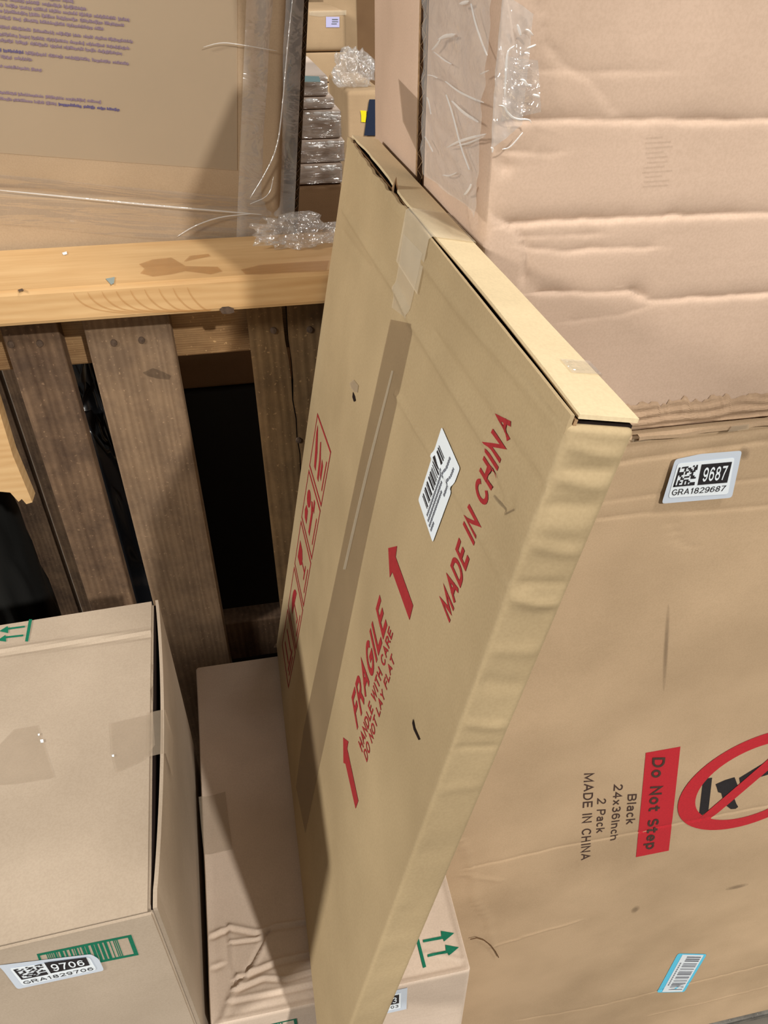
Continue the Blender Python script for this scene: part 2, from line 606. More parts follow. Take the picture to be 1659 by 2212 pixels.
    def slab(self, name, fn, qm, thick, mat, n=(20, 20), hx=None, parent=None, off=0.0, label=None):
        """thin board with real thickness lying on a face; qm maps the unit square to face coordinates"""
        ss, tt = np.linspace(0, 1, n[0]), np.linspace(0, 1, n[1])
        ab = np.array([qm(s, t) for s in ss for t in tt])
        ST = np.array([(s, t) for s in ss for t in tt])
        ic, sg = FACES[fn][2:]
        top = self.pt(fn, ab, off + thick)
        bot = self.pt(fn, ab, off)
        if hx is not None:
            e = hx(ST[:, 0], ST[:, 1])
            top[:, ic] += sg * e
            bot[:, ic] += sg * e
        N = len(ab)
        V = np.concatenate([top, bot])
        f = grid_faces(n[0], n[1], 0) + grid_faces(n[0], n[1], N, True)
        per = [i * n[1] for i in range(n[0])] + [(n[0] - 1) * n[1] + j for j in range(1, n[1])] + \
              [i * n[1] + n[1] - 1 for i in range(n[0] - 2, -1, -1)] + [j for j in range(n[1] - 2, 0, -1)]
        for a, b in zip(per, per[1:] + per[:1]):
            f.append((a, a + N, b + N, b))
        o = mesh_obj(name, V, f, mat, parent or self.root, label=label)
        bm = bmesh.new(); bm.from_mesh(o.data)
        bmesh.ops.recalc_face_normals(bm, faces=bm.faces)
        bm.to_mesh(o.data); bm.free()
        return o


def _arc(cx, cy, rx, ry, a0, a1, n=9):
    return [(cx + rx * math.cos(math.radians(a0 + (a1 - a0) * i / n)), cy + ry * math.sin(math.radians(a0 + (a1 - a0) * i / n))) for i in range(n + 1)]


_c = _arc
# grotesque capitals, figures and the few small letters needed: width, strokes
FONT = {
    'A': (.70, [[(0, 0), (.35, 1), (.70, 0)], [(.13, .33), (.57, .33)]]),
    'B': (.60, [[(0, 0), (0, 1), (.32, 1)] + _c(.33, .76, .24, .24, 90, -90) + [(0, .52)], [(.33, .52)] + _c(.34, .26, .26, .26, 90, -90) + [(0, 0)]]),
    'C': (.64, [_c(.35, .5, .35, .5, 40, 320, 16)]),
    'D': (.64, [[(0, 0), (0, 1), (.28, 1)] + _c(.28, .5, .36, .5, 90, -90, 12) + [(0, 0)]]),
    'E': (.52, [[(.52, 1), (0, 1), (0, 0), (.53, 0)], [(0, .52), (.47, .52)]]),
    'F': (.50, [[(.51, 1), (0, 1), (0, 0)], [(0, .50), (.45, .50)]]),
    'G': (.68, [_c(.36, .5, .36, .5, 45, 335, 16) + [(.70, .46), (.40, .46)]]),
    'H': (.60, [[(0, 0), (0, 1)], [(.60, 0), (.60, 1)], [(0, .52), (.60, .52)]]),
    'I': (.02, [[(.01, 0), (.01, 1)]]),
    'L': (.48, [[(0, 1), (0, 0), (.49, 0)]]),
    'M': (.76, [[(0, 0), (0, 1), (.38, .12), (.76, 1), (.76, 0)]]),
    'N': (.60, [[(0, 0), (0, 1), (.60, 0), (.60, 1)]]),
    'O': (.72, [_c(.36, .5, .36, .5, 0, 360, 20)]),
    'P': (.56, [[(0, 0), (0, 1), (.30, 1)] + _c(.30, .73, .27, .27, 90, -90) + [(0, .46)]]),
    'R': (.60, [[(0, 0), (0, 1), (.32, 1)] + _c(.32, .74, .26, .26, 90, -90) + [(0, .48)], [(.34, .48), (.62, 0)]]),
    'S': (.56, [_c(.28, .74, .26, .26, 35, 270, 10) + _c(.28, .25, .29, .25, 90, -145, 10)]),
    'T': (.58, [[(0, 1), (.58, 1)], [(.29, 1), (.29, 0)]]),
    'W': (.96, [[(0, 1), (.24, 0), (.48, .92), (.72, 0), (.96, 1)]]),
    'Y': (.64, [[(0, 1), (.32, .45), (.64, 1)], [(.32, .45), (.32, 0)]]),
    '0': (.54, [_c(.27, .5, .27, .5, 0, 360, 18)]),
    '1': (.30, [[(0, .78), (.20, 1), (.20, 0)]]),
    '2': (.52, [_c(.26, .73, .26, .27, 165, -35, 10) + [(0, 0), (.54, 0)]]),
    '3': (.52, [_c(.25, .76, .24, .24, 150, -90, 10), _c(.25, .27, .27, .27, 88, -150, 10)]),
    '4': (.56, [[(.42, 0), (.42, 1), (0, .28), (.58, .28)]]),
    '6': (.54, [_c(.27, .31, .27, .31, 0, 360, 16), [(.01, .36)] + _c(.29, .55, .28, .45, 180, 40, 9)]),
    '7': (.52, [[(0, 1), (.53, 1), (.30, .45), (.19, 0)]]),
    '8': (.54, [_c(.27, .76, .23, .24, 0, 360, 14), _c(.27, .26, .27, .26, 0, 360, 14)]),
    '9': (.54, [_c(.27, .69, .27, .31, 0, 360, 16), [(.53, .64)] + _c(.25, .45, .28, .45, 0, -140, 9)]),
    'a': (.46, [_c(.22, .54, .22, .18, 160, 0, 8) + [(.44, 0)], [(.44, .42)] + _c(.21, .22, .22, .21, 75, 285, 10) + [(.44, .16)]]),
    'c': (.44, [_c(.24, .36, .24, .36, 45, 315, 12)]),
    'e': (.50, [[(.02, .38), (.50, .38)] + _c(.25, .36, .25, .36, 4, 320, 14)]),
    'h': (.44, [[(0, 0), (0, 1)], [(0, .45)] + _c(.22, .48, .22, .24, 180, 0, 9) + [(.44, 0)]]),
    'k': (.44, [[(0, 0), (0, 1)], [(.42, .72), (0, .28)], [(.14, .42), (.46, 0)]]),
    'l': (.02, [[(.01, 0), (.01, 1)]]),
    'n': (.44, [[(0, 0), (0, .72)], [(0, .45)] + _c(.22, .48, .22, .24, 180, 0, 9) + [(.44, 0)]]),
    'o': (.50, [_c(.25, .36, .25, .36, 0, 360, 18)]),
    'p': (.50, [[(0, .72), (0, -.28)], _c(.25, .36, .25, .36, 0, 360, 18)]),
    't': (.30, [[(.12, .95), (.12, .14)] + _c(.25, .14, .13, .14, 180, 280, 5), [(-.02, .72), (.30, .72)]]),
    'x': (.46, [[(0, .72), (.46, 0)], [(.46, .72), (0, 0)]]),
    ' ': (.22, []),
}
_G = {}


def glyphs(body, th=0.15, gap=0.17):
    """2D mesh of a line of text drawn with strokes of one width; x scaled to 0..1, cap height 0..1"""
    key = (body, th, gap)
    if key in _G:
        return _G[key]
    V, Fc, x, wd, ids = [], [], 0.0, 0, []
    for ch in body:
        wd += ch == ' '
        w, strokes = FONT[ch]
        for si, st in enumerate(strokes):
            zk = .00005 * si      # crossing strokes do not lie in one plane
            p = [np.array((x + th / 2 + a, th / 2 + b * (1 - th))) for a, b in st]
            p = [q for k_, q in enumerate(p) if k_ == 0 or np.linalg.norm(q - p[k_ - 1]) > 1e-4]
            closed = np.linalg.norm(p[0] - p[-1]) < 1e-6
            n = len(p)
            L_, R_ = [], []
            for i in range(n):
                d0 = p[i] - p[i - 1] if i else (p[0] - p[-2] if closed else None)
                d1 = p[i + 1] - p[i] if i < n - 1 else (p[1] - p[0] if closed else None)
                d0 = d1 if d0 is None else d0
                d1 = d0 if d1 is None else d1
                d0, d1 = d0 / np.linalg.norm(d0), d1 / np.linalg.norm(d1)
                t = d0 + d1
                t = t / max(np.linalg.norm(t), 1e-6)
                nn = np.array((-t[1], t[0]))
                k = th / 2 / max(.42, nn @ np.array((-d0[1], d0[0])))
                q = p[i].copy()
                if not closed and i == 0:
                    q -= d0 * th * .5 * (1 if abs(d0[1]) > .95 or abs(d0[0]) > .95 else .35)
                if not closed and i == n - 1:
                    q += d0 * th * .5 * (1 if abs(d0[1]) > .95 or abs(d0[0]) > .95 else .35)
                L_.append(q + nn * k); R_.append(q - nn * k)
            b = len(V)
            for l_, r_ in zip(L_, R_):
                V += [(l_[0], l_[1], zk), (r_[0], r_[1], zk)]
            for i in range(n - 1):
                Fc.append((b + 2 * i, b + 2 * i + 1, b + 2 * i + 3, b + 2 * i + 2))
                ids.append(wd)
        x += w + th + gap
    x0, x1 = min(v[0] for v in V), max(v[0] for v in V)
    V = [((a - x0) / (x1 - x0), b, c) for a, b, c in V]
    _G[key] = (V, Fc, ids)
    return _G[key]


def barcode(n, seed, s0=0.0, s1=1.0, t0=0.0, t1=1.0, duty=0.5):
    rng = random.Random(seed)
    w = [rng.choice((1, 1, 2, 3)) for _ in range(2 * n)]
    tot = float(sum(w))
    x, out = 0.0, []
    for i, k in enumerate(w):
        if i % 2 == 0:
            out.append((s0 + (s1 - s0) * x / tot, s0 + (s1 - s0) * (x + k * duty * 1.6) / tot, t0, t1))
        x += k
    return out


def speckle(seed, n=12):
    """block mark of random cells with a solid left and lower edge"""
    rng = random.Random(seed)
    out = [(0, 1, 0, 1.0 / n), (0, 1.0 / n, 0, 1)]
    for i in range(1, n):
        for j in range(1, n):
            if rng.random() < 0.47:
                out.append((i / n, (i + 1) / n, j / n, (j + 1) / n))
    return out


def rounded(pts, k=.12):
    """polygon with its corners rounded off"""
    out, n = [], len(pts)
    P = [np.array(q, float) for q in pts]
    for i in range(n):
        a, b, c = P[i - 1], P[i], P[(i + 1) % n]
        r = min(k * 100, .45 * np.linalg.norm(a - b), .45 * np.linalg.norm(c - b))
        p0 = b + (a - b) / np.linalg.norm(a - b) * r
        p1 = b + (c - b) / np.linalg.norm(c - b) * r
        for t in (0, .33, .67, 1):
            out.append(tuple(p0 * (1 - t) ** 2 + 2 * b * t * (1 - t) + p1 * t * t))
    return out


def number_sticker(c, fn, outer, inner, black, dm, gra, num, code, seed, flat=.0022):
    """asset label: pale margin, white inner field, block mark, white number on black, code below"""
    st = c.poly('number_sticker', fn, rounded(outer, .07), 'paper_margin', off=0.0005, flat=flat, label='white asset label with black number')
    c.poly('label_field', fn, rounded(inner, .06), 'paper_white', off=0.0008, flat=flat, parent=st)
    c.poly('black_field', fn, black, 'ink_black', off=0.0011, flat=flat, parent=st)
    c.rects('block_mark', fn, c.quad_map(fn, dm), speckle(seed), 'ink_black', off=0.0011, flat=flat, parent=st)
    m = lambda P, s, t: tuple(np.array(P[0]) * (1 - s) * (1 - t) + np.array(P[1]) * s * (1 - t) +
                              np.array(P[2]) * s * t + np.array(P[3]) * (1 - s) * t)
    nq = [m(black, s, t) for s, t in ((.11, .16), (.9, .16), (.9, .84), (.11, .84))]
    c.text('sticker_number', fn, num, nq, 'paper_white', th=.15, off=0.0014, flat=flat, parent=st)
    c.text('sticker_code', fn, code, gra, 'ink_black', th=.125, off=0.0011, flat=flat, parent=st)
    return st


# ------------------------------------------------------------------ the place: floor and far walls
def structure(name, v, f, mat):
    o = mesh_obj(name, v, f, mat)
    o['kind'] = 'structure'
    return o


plain('concrete', srgb(120, 114, 106), 0.8, 0.2, noise=0.15, scale=5)
plain('wall_grey', srgb(120, 104, 88), 0.9, 0.1, noise=0.1, scale=3)
structure('floor', *box_geo(-4, 4, -4, 4.2, -0.06, 0.0), 'concrete')
structure('wall_back', *box_geo(-4, 4, 4.0, 4.1, 0.0, 5.0), 'wall_grey')

# ------------------------------------------------------------------ leaning flat carton
TILT = math.radians(10.6)
sc = 0.42
B0 = np.array([0.247, 0.485, -0.295]) * sc + np.array([0, 0, CAM_Z])     # near top corner of the printed side
tz = np.array([math.sin(TILT), 0, math.cos(TILT)])
tx = np.array([math.cos(TILT), 0, -math.sin(TILT)])
L_LEN, L_HT, L_TH = 0.490, 0.612, 0.0262
TOPGAP = 0.004
lean_base = B0 + tx * L_TH / 2 + np.array([0, L_LEN / 2, 0]) - tz * L_HT
MID_TOP = lean_base[2] - L_TH / 2 * math.sin(TILT) - 0.0003
lean = Carton('flat_carton', 'tall thin carton leaning on edge beside the crate, with red FRAGILE lettering',
              lean_base, (L_TH, L_LEN, L_HT - TOPGAP), 'board_lean', roty=TILT, r=0.0026)


def up_off(c, fn, pts):      # pixel polyline to face coordinates
    return c.hits(fn, pts)


# dents across the narrow near side and long soft ridges on the printed side
hz = lean.d[2]
side = []
for k, (v, w, a) in enumerate([(925, .0030, .0012), (962, .0035, .0020), (1010, .0022, -.0012), (1030, .004, .0020), (1085, .003, -.0012),
                               (1130, .006, .0016), (1175, .004, .0018), (1255, .003, -.0014), (1290, .0035, .0024),
                               (1400, .005, .0012), (1470, .006, -.0012), (1560, .004, .0015), (1610, .003, -.0010), (1700, .005, .0008)]):
    u = 1235 - (v - 890) * 0.366
    b = lean.hit('left', u, v)[1]
    jit = random.uniform(-.003, .003)
    a *= .6
    w *= .8
    side.append(([(-0.016, b - jit), (0.0, b + jit * .6), (0.016, b + jit)], w, a, 'ridge'))
r_side = relief(side)
rl = []
for pts, w, a in [([(741, 449), (854, 625), (881, 684), (960, 810), (1053, 955)], .0035, .0011),
                  ([(912, 566), (1010, 690), (1120, 810), (1200, 905)], .0030, .0010),
                  ([(935, 720), (1080, 930), (1190, 1080)], .0025, -.0008),
                  ([(854, 850), (900, 930), (960, 1020), (1040, 1160), (1110, 1290)], .0025, .0007),
                  ([(740, 500), (800, 580)], .003, -.0007),
                  ([(1060, 1020), (1085, 1100), (1105, 1085)], .002, -.0010)]:
    rl.append((up_off(lean, 'left', pts), w * .8, a * 1.9, 'ridge'))
r_left0 = relief(rl)


def h_left(A, B):
    near = np.clip((A + L_LEN / 2) / 0.022, 0, 1)          # dents run a little round the near edge
    return r_left0(A, B) + 0.0014 * vnoise(A, B, 7, 3) + 0.55 * (1 - near) * r_side(np.zeros_like(A), B)


lean.h = {'front': lambda A, B: r_side(A, B) + 0.0008 * vnoise(A, B, 60, 5), 'left': h_left}
lean.fine = {'front': ((-.02, .02, .0018), (-1, 1, .0018)), 'left': ((-1, 1, .0024), (-1, 1, .0024))}
lean.build()
lean.sub = .0026
# outer printed liner stands proud of the top, then a slit, then the top flap
hx_tear = lambda s, t: 0.0
TL = L_LEN


def strip(c, name, x0, x1, ys, z0, z1, mat, parent=None):
    """long board along local y with wavy profile: x0, x1, z1 are functions of y"""
    V, f = [], []
    for y in ys:
        V += [(x0(y), y, z0(y)), (x0(y), y, z1(y)), (x1(y), y, z1(y)), (x1(y), y, z0(y))]
    n = len(ys)
    for i in range(n - 1):
        for k in range(4):
            a, b = i * 4 + k, i * 4 + (k + 1) % 4
            f.append((a, a + 4, b + 4, b))
    f += [(0, 1, 2, 3), ((n - 1) * 4 + 3, (n - 1) * 4 + 2, (n - 1) * 4 + 1, (n - 1) * 4)]
    o = mesh_obj(name, V, f, mat, parent or c.root)
    bm = bmesh.new(); bm.from_mesh(o.data); bmesh.ops.recalc_face_normals(bm, faces=bm.faces); bm.to_mesh(o.data); bm.free()
    return o


half = L_TH / 2
ys = np.linspace(-L_LEN / 2 + 0.001, L_LEN / 2 - 0.001, 160)
nz1 = lambda y, k, sd: float(vnoise(np.array([y]), np.array([0.0]), k, sd)[0])
zt = hz + TOPGAP


def gapw(y):      # width of the open slit along the top; closed near the ends
    t = (y + L_LEN / 2) / L_LEN
    g = 0.0020 * math.sin(min(1, t / 0.45) * math.pi) ** 0.7 if t < 0.45 else 0.0
    if t > 0.58:
        q = (t - 0.58) / 0.42
        g += 0.0042 * math.sin(min(1, max(0, q)) * math.pi) * (0.8 + 0.4 * nz1(y, 60, 8))
    return max(0.0003, g)


def tear_out(y):
    t = (y + L_LEN / 2) / L_LEN
    q = (t - 0.50) / 0.5
    return 0.004 * max(0, math.sin(max(0, q) * math.pi)) + (0.0012 * nz1(y, 120, 4) if t > .5 else 0.0004 * nz1(y, 40, 4))


strip(lean, 'liner_edge', lambda y: -half + 0.0001 - tear_out(y) * .8, lambda y: -half + 0.0016 - tear_out(y) * .6, ys,
      lambda y: hz - 0.004, lambda y: zt - 0.0006 - (0.003 * max(0, nz1(y, 90, 6)) if y > 0.02 else 0), 'board_lean')
strip(lean, 'inner_flap_edge', lambda y: -half + 0.0022, lambda y: -half + 0.0034, ys, lambda y: hz - 0.003,
      lambda y: zt - 0.0022 + 0.0006 * nz1(y, 50, 2), 'board_edge')
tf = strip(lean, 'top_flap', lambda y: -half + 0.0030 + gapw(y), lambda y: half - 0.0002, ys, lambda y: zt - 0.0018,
           lambda y: zt + 0.0004 * nz1(y, 20, 9), 'board_lean_lit')
tf['label'] = 'top flap with overhead light put into its paler colour, a dark slit beside it'
mesh_obj('slit_shade', *box_geo(-half + 0.001, half - 0.001, -L_LEN / 2 + .002, L_LEN / 2 - .002, hz - 0.001, hz + 0.0006), 'hole_dark', lean.root)  # dark sheet that paints the shade down in the slit
# torn shred standing in the slit
yt = lean.hit('left', 842, 392)[0]
mesh_obj('torn_shred', [(-half + .001, yt - .012, zt - .003), (-half + .003, yt + .004, zt - .002), (-half + .004, yt + .001, zt + .006),
                        (-half + .002, yt - .006, zt + .004), (-half + .0045, yt - .010, zt - .002)],
         [(0, 1, 2, 3), (4, 3, 2, 1)], 'board_edge', lean.root)
# tapes
lean.poly('tape', 'left', [(872, 505), (912, 548), (880, 690), (846, 664)], 'tape_pale', off=.0004)
lean.poly('tape', 'left', [(843, 690), (893, 700), (790, 1180), (735, 1440), (700, 1610), (660, 1800), (640, 1700), (655, 1580), (688, 1420), (735, 1200)],
          'tape_brown', off=.0004, label='brown packing tape strip')
lean.poly('tape_streak', 'left', [(846, 800), (850, 802), (800, 1010), (748, 1230), (742, 1230), (795, 1005)], 'tape_pale', off=.0006)
ls = lean.hits('left', [(880, 470), (1000, 470)])
ty0, ty1 = lean.hit('left', 880, 450)[0], lean.hit('left', 935, 490)[0]
V = []
for x, z in ((-half - .0008, hz - .028), (-half - .0008, zt - .001), (-half + .001, zt + .0006), (half, zt + .0008), (half + .0006, zt - .004)):
    V += [(x, ty0, z), (x, ty1, z)]
mesh_obj('tape_over_edge', V, [(2 * i, 2 * i + 1, 2 * i + 3, 2 * i + 2) for i in range(4)], 'tape_pale', lean.root, smooth=True)
ty2 = lean.hit('left', 1150, 780)[0]
V = []
for x, z in ((half - .012, zt + .0006), (half + .0004, zt + .0010), (half + .0012, zt - .006)):
    V += [(x, ty2 - .006, z), (x, ty2 + .006, z)]
mesh_obj('tape_scrap', V, [(0, 1, 3, 2), (2, 3, 5, 4)], 'film_crumpled', lean.root, smooth=True)
# red print
z3 = zo(590, 880, 2.698)
lean.text('printed_word', 'left', 'FRAGILE', [(771.6, 1577), (836, 1351), (820.5, 1284), (759, 1506)], 'ink_red', th=.20)
lean.text('printed_word', 'left', 'HANDLE WITH CARE', z3([(520, 2012), (697, 1318), (674, 1272), (497, 1950)]), 'ink_red', th=.18)
lean.text('printed_word', 'left', 'DO NOT LAY FLAT', z3([(548, 2070), (706, 1478), (688, 1432), (528, 2008)]), 'ink_red', th=.18)
lean.text('printed_word', 'left', 'MADE IN CHINA', z3([(1025, 1257), (1394, 92), (1318, -8), (970, 1118)]), 'ink_red', th=.20)
lean.poly('printed_arrow', 'left', z3([(672, 820), (722, 808), (714, 872), (813, 1155), (792, 1240), (695, 960), (680, 992)]), 'ink_red')
lean.poly('printed_arrow', 'left', [(741, 1593), (752.5, 1602), (750, 1617), (775, 1730), (769, 1747), (746.5, 1650), (742, 1648)], 'ink_red')
# pictogram strip of five frames
pq = lean.quad_map('left', [(623, 1490), (717, 972), (688, 888), (608.5, 1395)])
rs = []
for k in range(5):
    a, b = k / 5 + .006, (k + 1) / 5 - .006
    e, g = .008, .03
    rs += [(a, b, 0, g), (a, b, 1 - g, 1), (a, a + e, 0, 1), (b - e, b, 0, 1), (a + .04, b - .05, .10, .14)]
lean.rects('pictogram_frame', 'left', pq, rs, 'ink_red')


def icon(k, polys):
    v, f = [], []
    for P in polys:
        n = len(v)
        v += [pq((k + x) / 5, y) for x, y in P]
        f.append(tuple(range(n, n + len(P))))
    lean.decal('pictogram', 'left', v, f, 'ink_red')


ell = lambda cx, cy, rx, ry, a0=0, a1=360, n=14: [(cx + rx * math.cos(math.radians(a0 + (a1 - a0) * i / n)), cy + ry * math.sin(math.radians(a0 + (a1 - a0) * i / n))) for i in range(n)]
icon(0, [[(.3, .3), (.36, .3), (.36, .8), (.3, .8)], [(.62, .3), (.68, .3), (.68, .8), (.62, .8)], [(.22, .2), (.76, .2), (.76, .26), (.22, .26)]])
icon(1, [ell(.5, .55, .28, .25, 0, 180), [(.48, .25), (.52, .25), (.52, .58), (.48, .58)], [(.40, .22), (.52, .22), (.52, .27), (.40, .27)]])
icon(2, [[(.32, .85), (.68, .85), (.66, .62), (.56, .52), (.44, .52), (.34, .62)], [(.48, .3), (.52, .3), (.52, .54), (.48, .54)], [(.36, .25), (.64, .25), (.64, .3), (.36, .3)]])
icon(3, [ell(.62, .72, .14, .14), [(.2, .62), (.42, .66), (.44, .80), (.3, .86), (.2, .78)], [(.2, .34), (.62, .36), (.74, .48), (.70, .56), (.55, .46), (.2, .44)], [(.66, .3), (.84, .34), (.84, .42), (.66, .40)]])
icon(4, [[(.22, .60), (.5, .66), (.78, .82), (.84, .88), (.7, .9), (.45, .8), (.22, .72)], [(.2, .36), (.5, .40), (.76, .56), (.72, .6), (.48, .5), (.2, .46)], [(.3, .24), (.55, .26), (.6, .36), (.34, .34)]])
# white barcode label
wl = [(935.4, 1172), (994.7, 1011.6), (955, 922), (904.3, 1080)]
lab = lean.poly('shipping_label', 'left', rounded(wl, .05), 'paper_white', off=.0006, label='white paper barcode label')
wq = lean.quad_map('left', wl)
lean.rects('barcode', 'left', wq, barcode(17, 3, .13, .84, .56, .88), 'ink_black', off=.0009, parent=lab)
rng = random.Random(4)
rs = []
for t, s0, s1 in ((.46, .08, .72), (.36, .06, .62), (.36, .66, .9), (.26, .05, .55), (.16, .05, .16), (.14, .55, .9)):
    s = s0
    while s < s1:
        w = rng.uniform(.012, .04)
        rs.append((s, s + w, t, t + .055))
        s += w + .008
lean.rects('label_print', 'left', wq, rs, 'ink_grey', off=.0009, parent=lab)
# puncture, scratches
lean.poly('puncture', 'left', [(764, 846), (768, 856), (770, 866), (766, 868), (763, 858)], 'hole_dark', off=.0005)
lean.poly('torn_paper', 'left', [(757, 828), (766, 820), (776, 833), (774, 848), (766, 846), (760, 838)], 'patch_light', off=.0006)
lean.poly('scratch', 'left', [(892, 1552), (896, 1572), (907, 1597), (904, 1599), (893, 1576), (890, 1562)], 'hole_dark', off=.0005)
lean.poly('scuff', 'left', [(1068, 1068), (1092, 1108), (1112, 1098), (1112, 1103), (1091, 1113), (1066, 1072)], 'stain_dark', off=.0005)

# ------------------------------------------------------------------ two big cartons stacked on the right
XS, YF = 0.1335, 0.400
SEAM = at_y(1500, 925, YF)[2]
LOW = at_y(1600, 2196, YF)[2]
WR = 0.80
UR_TOP = 1.74
d0 = ray(919, 150)
UD = XS / d0[0] * d0[1] - YF
ur = Carton('big_carton', 'large pinkish carton with crushed creases and a torn lower edge, upper of the right-hand stack',
            (XS + WR / 2, YF + UD / 2, SEAM + 0.001), (WR, UD, UR_TOP - SEAM), 'board_pink', r=0.006)
crs = []
for pts, w, a, k in [
    ([(1075, 268), (1150, 262), (1240, 259), (1330, 262), (1420, 258), (1520, 262), (1700, 256)], .0014, 0.00225, 'groove'),
    ([(1105, 488), (1200, 479), (1330, 475), (1420, 469), (1560, 465), (1700, 460)], .0014, 0.00255, 'groove'),
    ([(1135, 536), (1210, 545), (1290, 538), (1400, 537)], .0014, 0.00135, 'groove'),
    ([(1140, 514), (1290, 508)], .0014, 0.00060, 'groove'),
    ([(1165, 634), (1300, 633), (1372, 631), (1386, 640)], .0014, 0.00195, 'groove'),
    ([(1372, 636), (1400, 650), (1520, 643), (1700, 634)], .0014, 0.00225, 'groove'),
    ([(1166, 10), (1180, 95), (1215, 140), (1240, 156), (1275, 172), (1322, 236)], .0014, 0.00097, 'groove'),
    ([(1170, 153), (1300, 158), (1420, 156)], .0014, 0.00052, 'groove'),
    ([(1040, 432), (1075, 475), (1110, 492), (1130, 520), (1138, 560), (1132, 600)], .0014, 0.00180, 'groove'),
    ([(1230, 696), (1350, 679), (1405, 660)], .0014, 0.00060, 'groove'),
    ([(1060, 328), (1110, 330), (1200, 333)], .0014, 0.00075, 'groove'),
    ([(1075, 345), (1090, 362)], .004, .0016, 'dent'),
]:
    crs.append((up_off(ur, 'front', wiggle(pts, len(crs))), w, a, k))
cr_f = relief(crs)
# dents in the narrow left side of the upper carton
crl = []
for pts, w, a, k in [([(985, 320), (1005, 360), (1020, 420), (1025, 470)], .004, .0022, 'fold'), ([(1010, 20), (1040, 120), (1060, 200)], .003, .0012, 'fold'),
                     ([(950, 180), (1010, 260), (1040, 300)], .004, .0014, 'fold'), ([(940, 60), (1000, 70)], .004, .001, 'fold')]:
    crl.append((up_off(ur, 'left', pts), w, a, k))
cr_l = relief(crl)
ur.h = {'front': lambda A, B: cr_f(A, B) * (1 + .8 * vnoise(A, B, 60, 22)) + 0.003 * vnoise(A, B, 6, 21),
        'left': lambda A, B: cr_l(A, B) + 0.003 * vnoise(A, B, 14, 24)}
ur.fine = {'front': ((-WR / 2, -WR / 2 + .42, .0022), (0, .34, .0011)), 'left': ((-1, 1, .004), (0, .33, .003))}
ur.build()
# torn, crushed strip along the lower edge
rng = random.Random(12)
top_edge, low_edge = [], []
for i in range(60):
    u = 1330 + i * 6.4
    y0 = 872 - (u - 1380) * .085
    top_edge.append((u, y0 + rng.uniform(-4, 4) + 4 * math.sin(i * .5) + 3 * math.sin(i * 1.3)))
    low_edge.append((u, 935 - (u - 1360) * .125))
ab = up_off(ur, 'front', top_edge + low_edge[::-1])
n = len(top_edge)
ab = [(a, max(b, .004)) for a, b in ab]
hxt = lambda A, B: 0.0008 + 0.0010 * vnoise(A, B, 160, 31) + 0.0007 * np.sin(B * 900 + 6 * vnoise(A, B, 40, 33))
tb_ = np.array(ab[:n])
top_b = lambda A: np.interp(A, tb_[:, 0], tb_[:, 1])
V2, F2 = [], []
ROW = 14
for i in range(n):
    t0, l0 = np.array(ab[i]), np.array(ab[2 * n - 1 - i])
    for j in range(ROW):
        V2.append(tuple(t0 + (l0 - t0) * j / (ROW - 1)))
F2 = grid_faces(n, ROW)
ur.decal('torn_liner_strip', 'front', V2, F2, 'board_torn', off=.0004, sub=1.0, hx=lambda A, B: hxt(A, B) * np.clip((top_b(A) - B) / .012, 0, 1), label='torn crushed paper strip along the lower edge')
# faint grey print
qs = ur.quad_map('front', [(1385, 405), (1455, 400), (1455, 285), (1388, 290)])
rng = random.Random(3)
plain('ink_faint', srgb(160, 142, 124), 0.8, 0.1, alpha=.13)
ur.rects('faint_print', 'front', qs, [(rng.uniform(0, .15), rng.uniform(.6, 1), i / 11, i / 11 + .035) for i in range(11)], 'ink_faint')

lr = Carton('big_carton', 'large tan carton with a red no-stepping sign, lower of the right-hand stack',
            (XS + WR / 2, YF + UD / 2, LOW), (WR, UD, SEAM - LOW - .0015), 'board_tan', r=0.006)
crs = []
for pts, w, a, k in [
    ([(1340, 972), (1450, 958), (1560, 944), (1700, 925)], .0030, .0022, 'fold'),
    ([(1330, 1003), (1420, 988), (1560, 968), (1700, 950)], .0030, .0018, 'fold'),
    ([(1300, 1086), (1400, 1072), (1560, 1046), (1700, 1030)], .003, .0009, 'fold'),
    ([(1290, 1122), (1400, 1110), (1560, 1104), (1700, 1092)], .003, .0011, 'fold'),
    ([(1445, 1125), (1465, 1170), (1490, 1185)], .003, .0010, 'fold'),
    ([(1010, 1877), (1110, 1856), (1200, 1834), (1330, 1810), (1470, 1780), (1560, 1762), (1700, 1735)], .0025, .0014, 'fold'),
    ([(1120, 2205), (1270, 2180), (1400, 2148), (1500, 2122), (1700, 2072)], .003, .0013, 'fold'),
    ([(995, 1815), (1010, 1845), (1022, 1905), (1024, 1945), (1054, 1985), (1066, 2045)], .0022, .0014, 'ridge'),
    ([(1066, 2045), (1160, 2016), (1250, 1990)], .0025, .0009, 'ridge'),
    ([(1080, 1905), (1000, 1890)], .003, .0008, 'ridge'),
    ([(1400, 2195), (1540, 2160), (1700, 2120)], .002, .0006, 'ridge'),
]:
    crs.append((up_off(lr, 'front', wiggle(pts, len(crs) + 50, 1.2)), w, a, k))
crs = [(p_, .0010, a_ * .8, 'groove') if k_ == 'fold' else (p_, w_, a_, k_) for p_, w_, a_, k_ in crs]
lr_f = relief(crs)
lr.h = {'front': lambda A, B: lr_f(A, B) + 0.003 * vnoise(A, B, 5, 41)}
lr.fine = {'front': ((-WR / 2, -WR / 2 + .72, .005), (0, SEAM - LOW, .0016))}
lr.build()
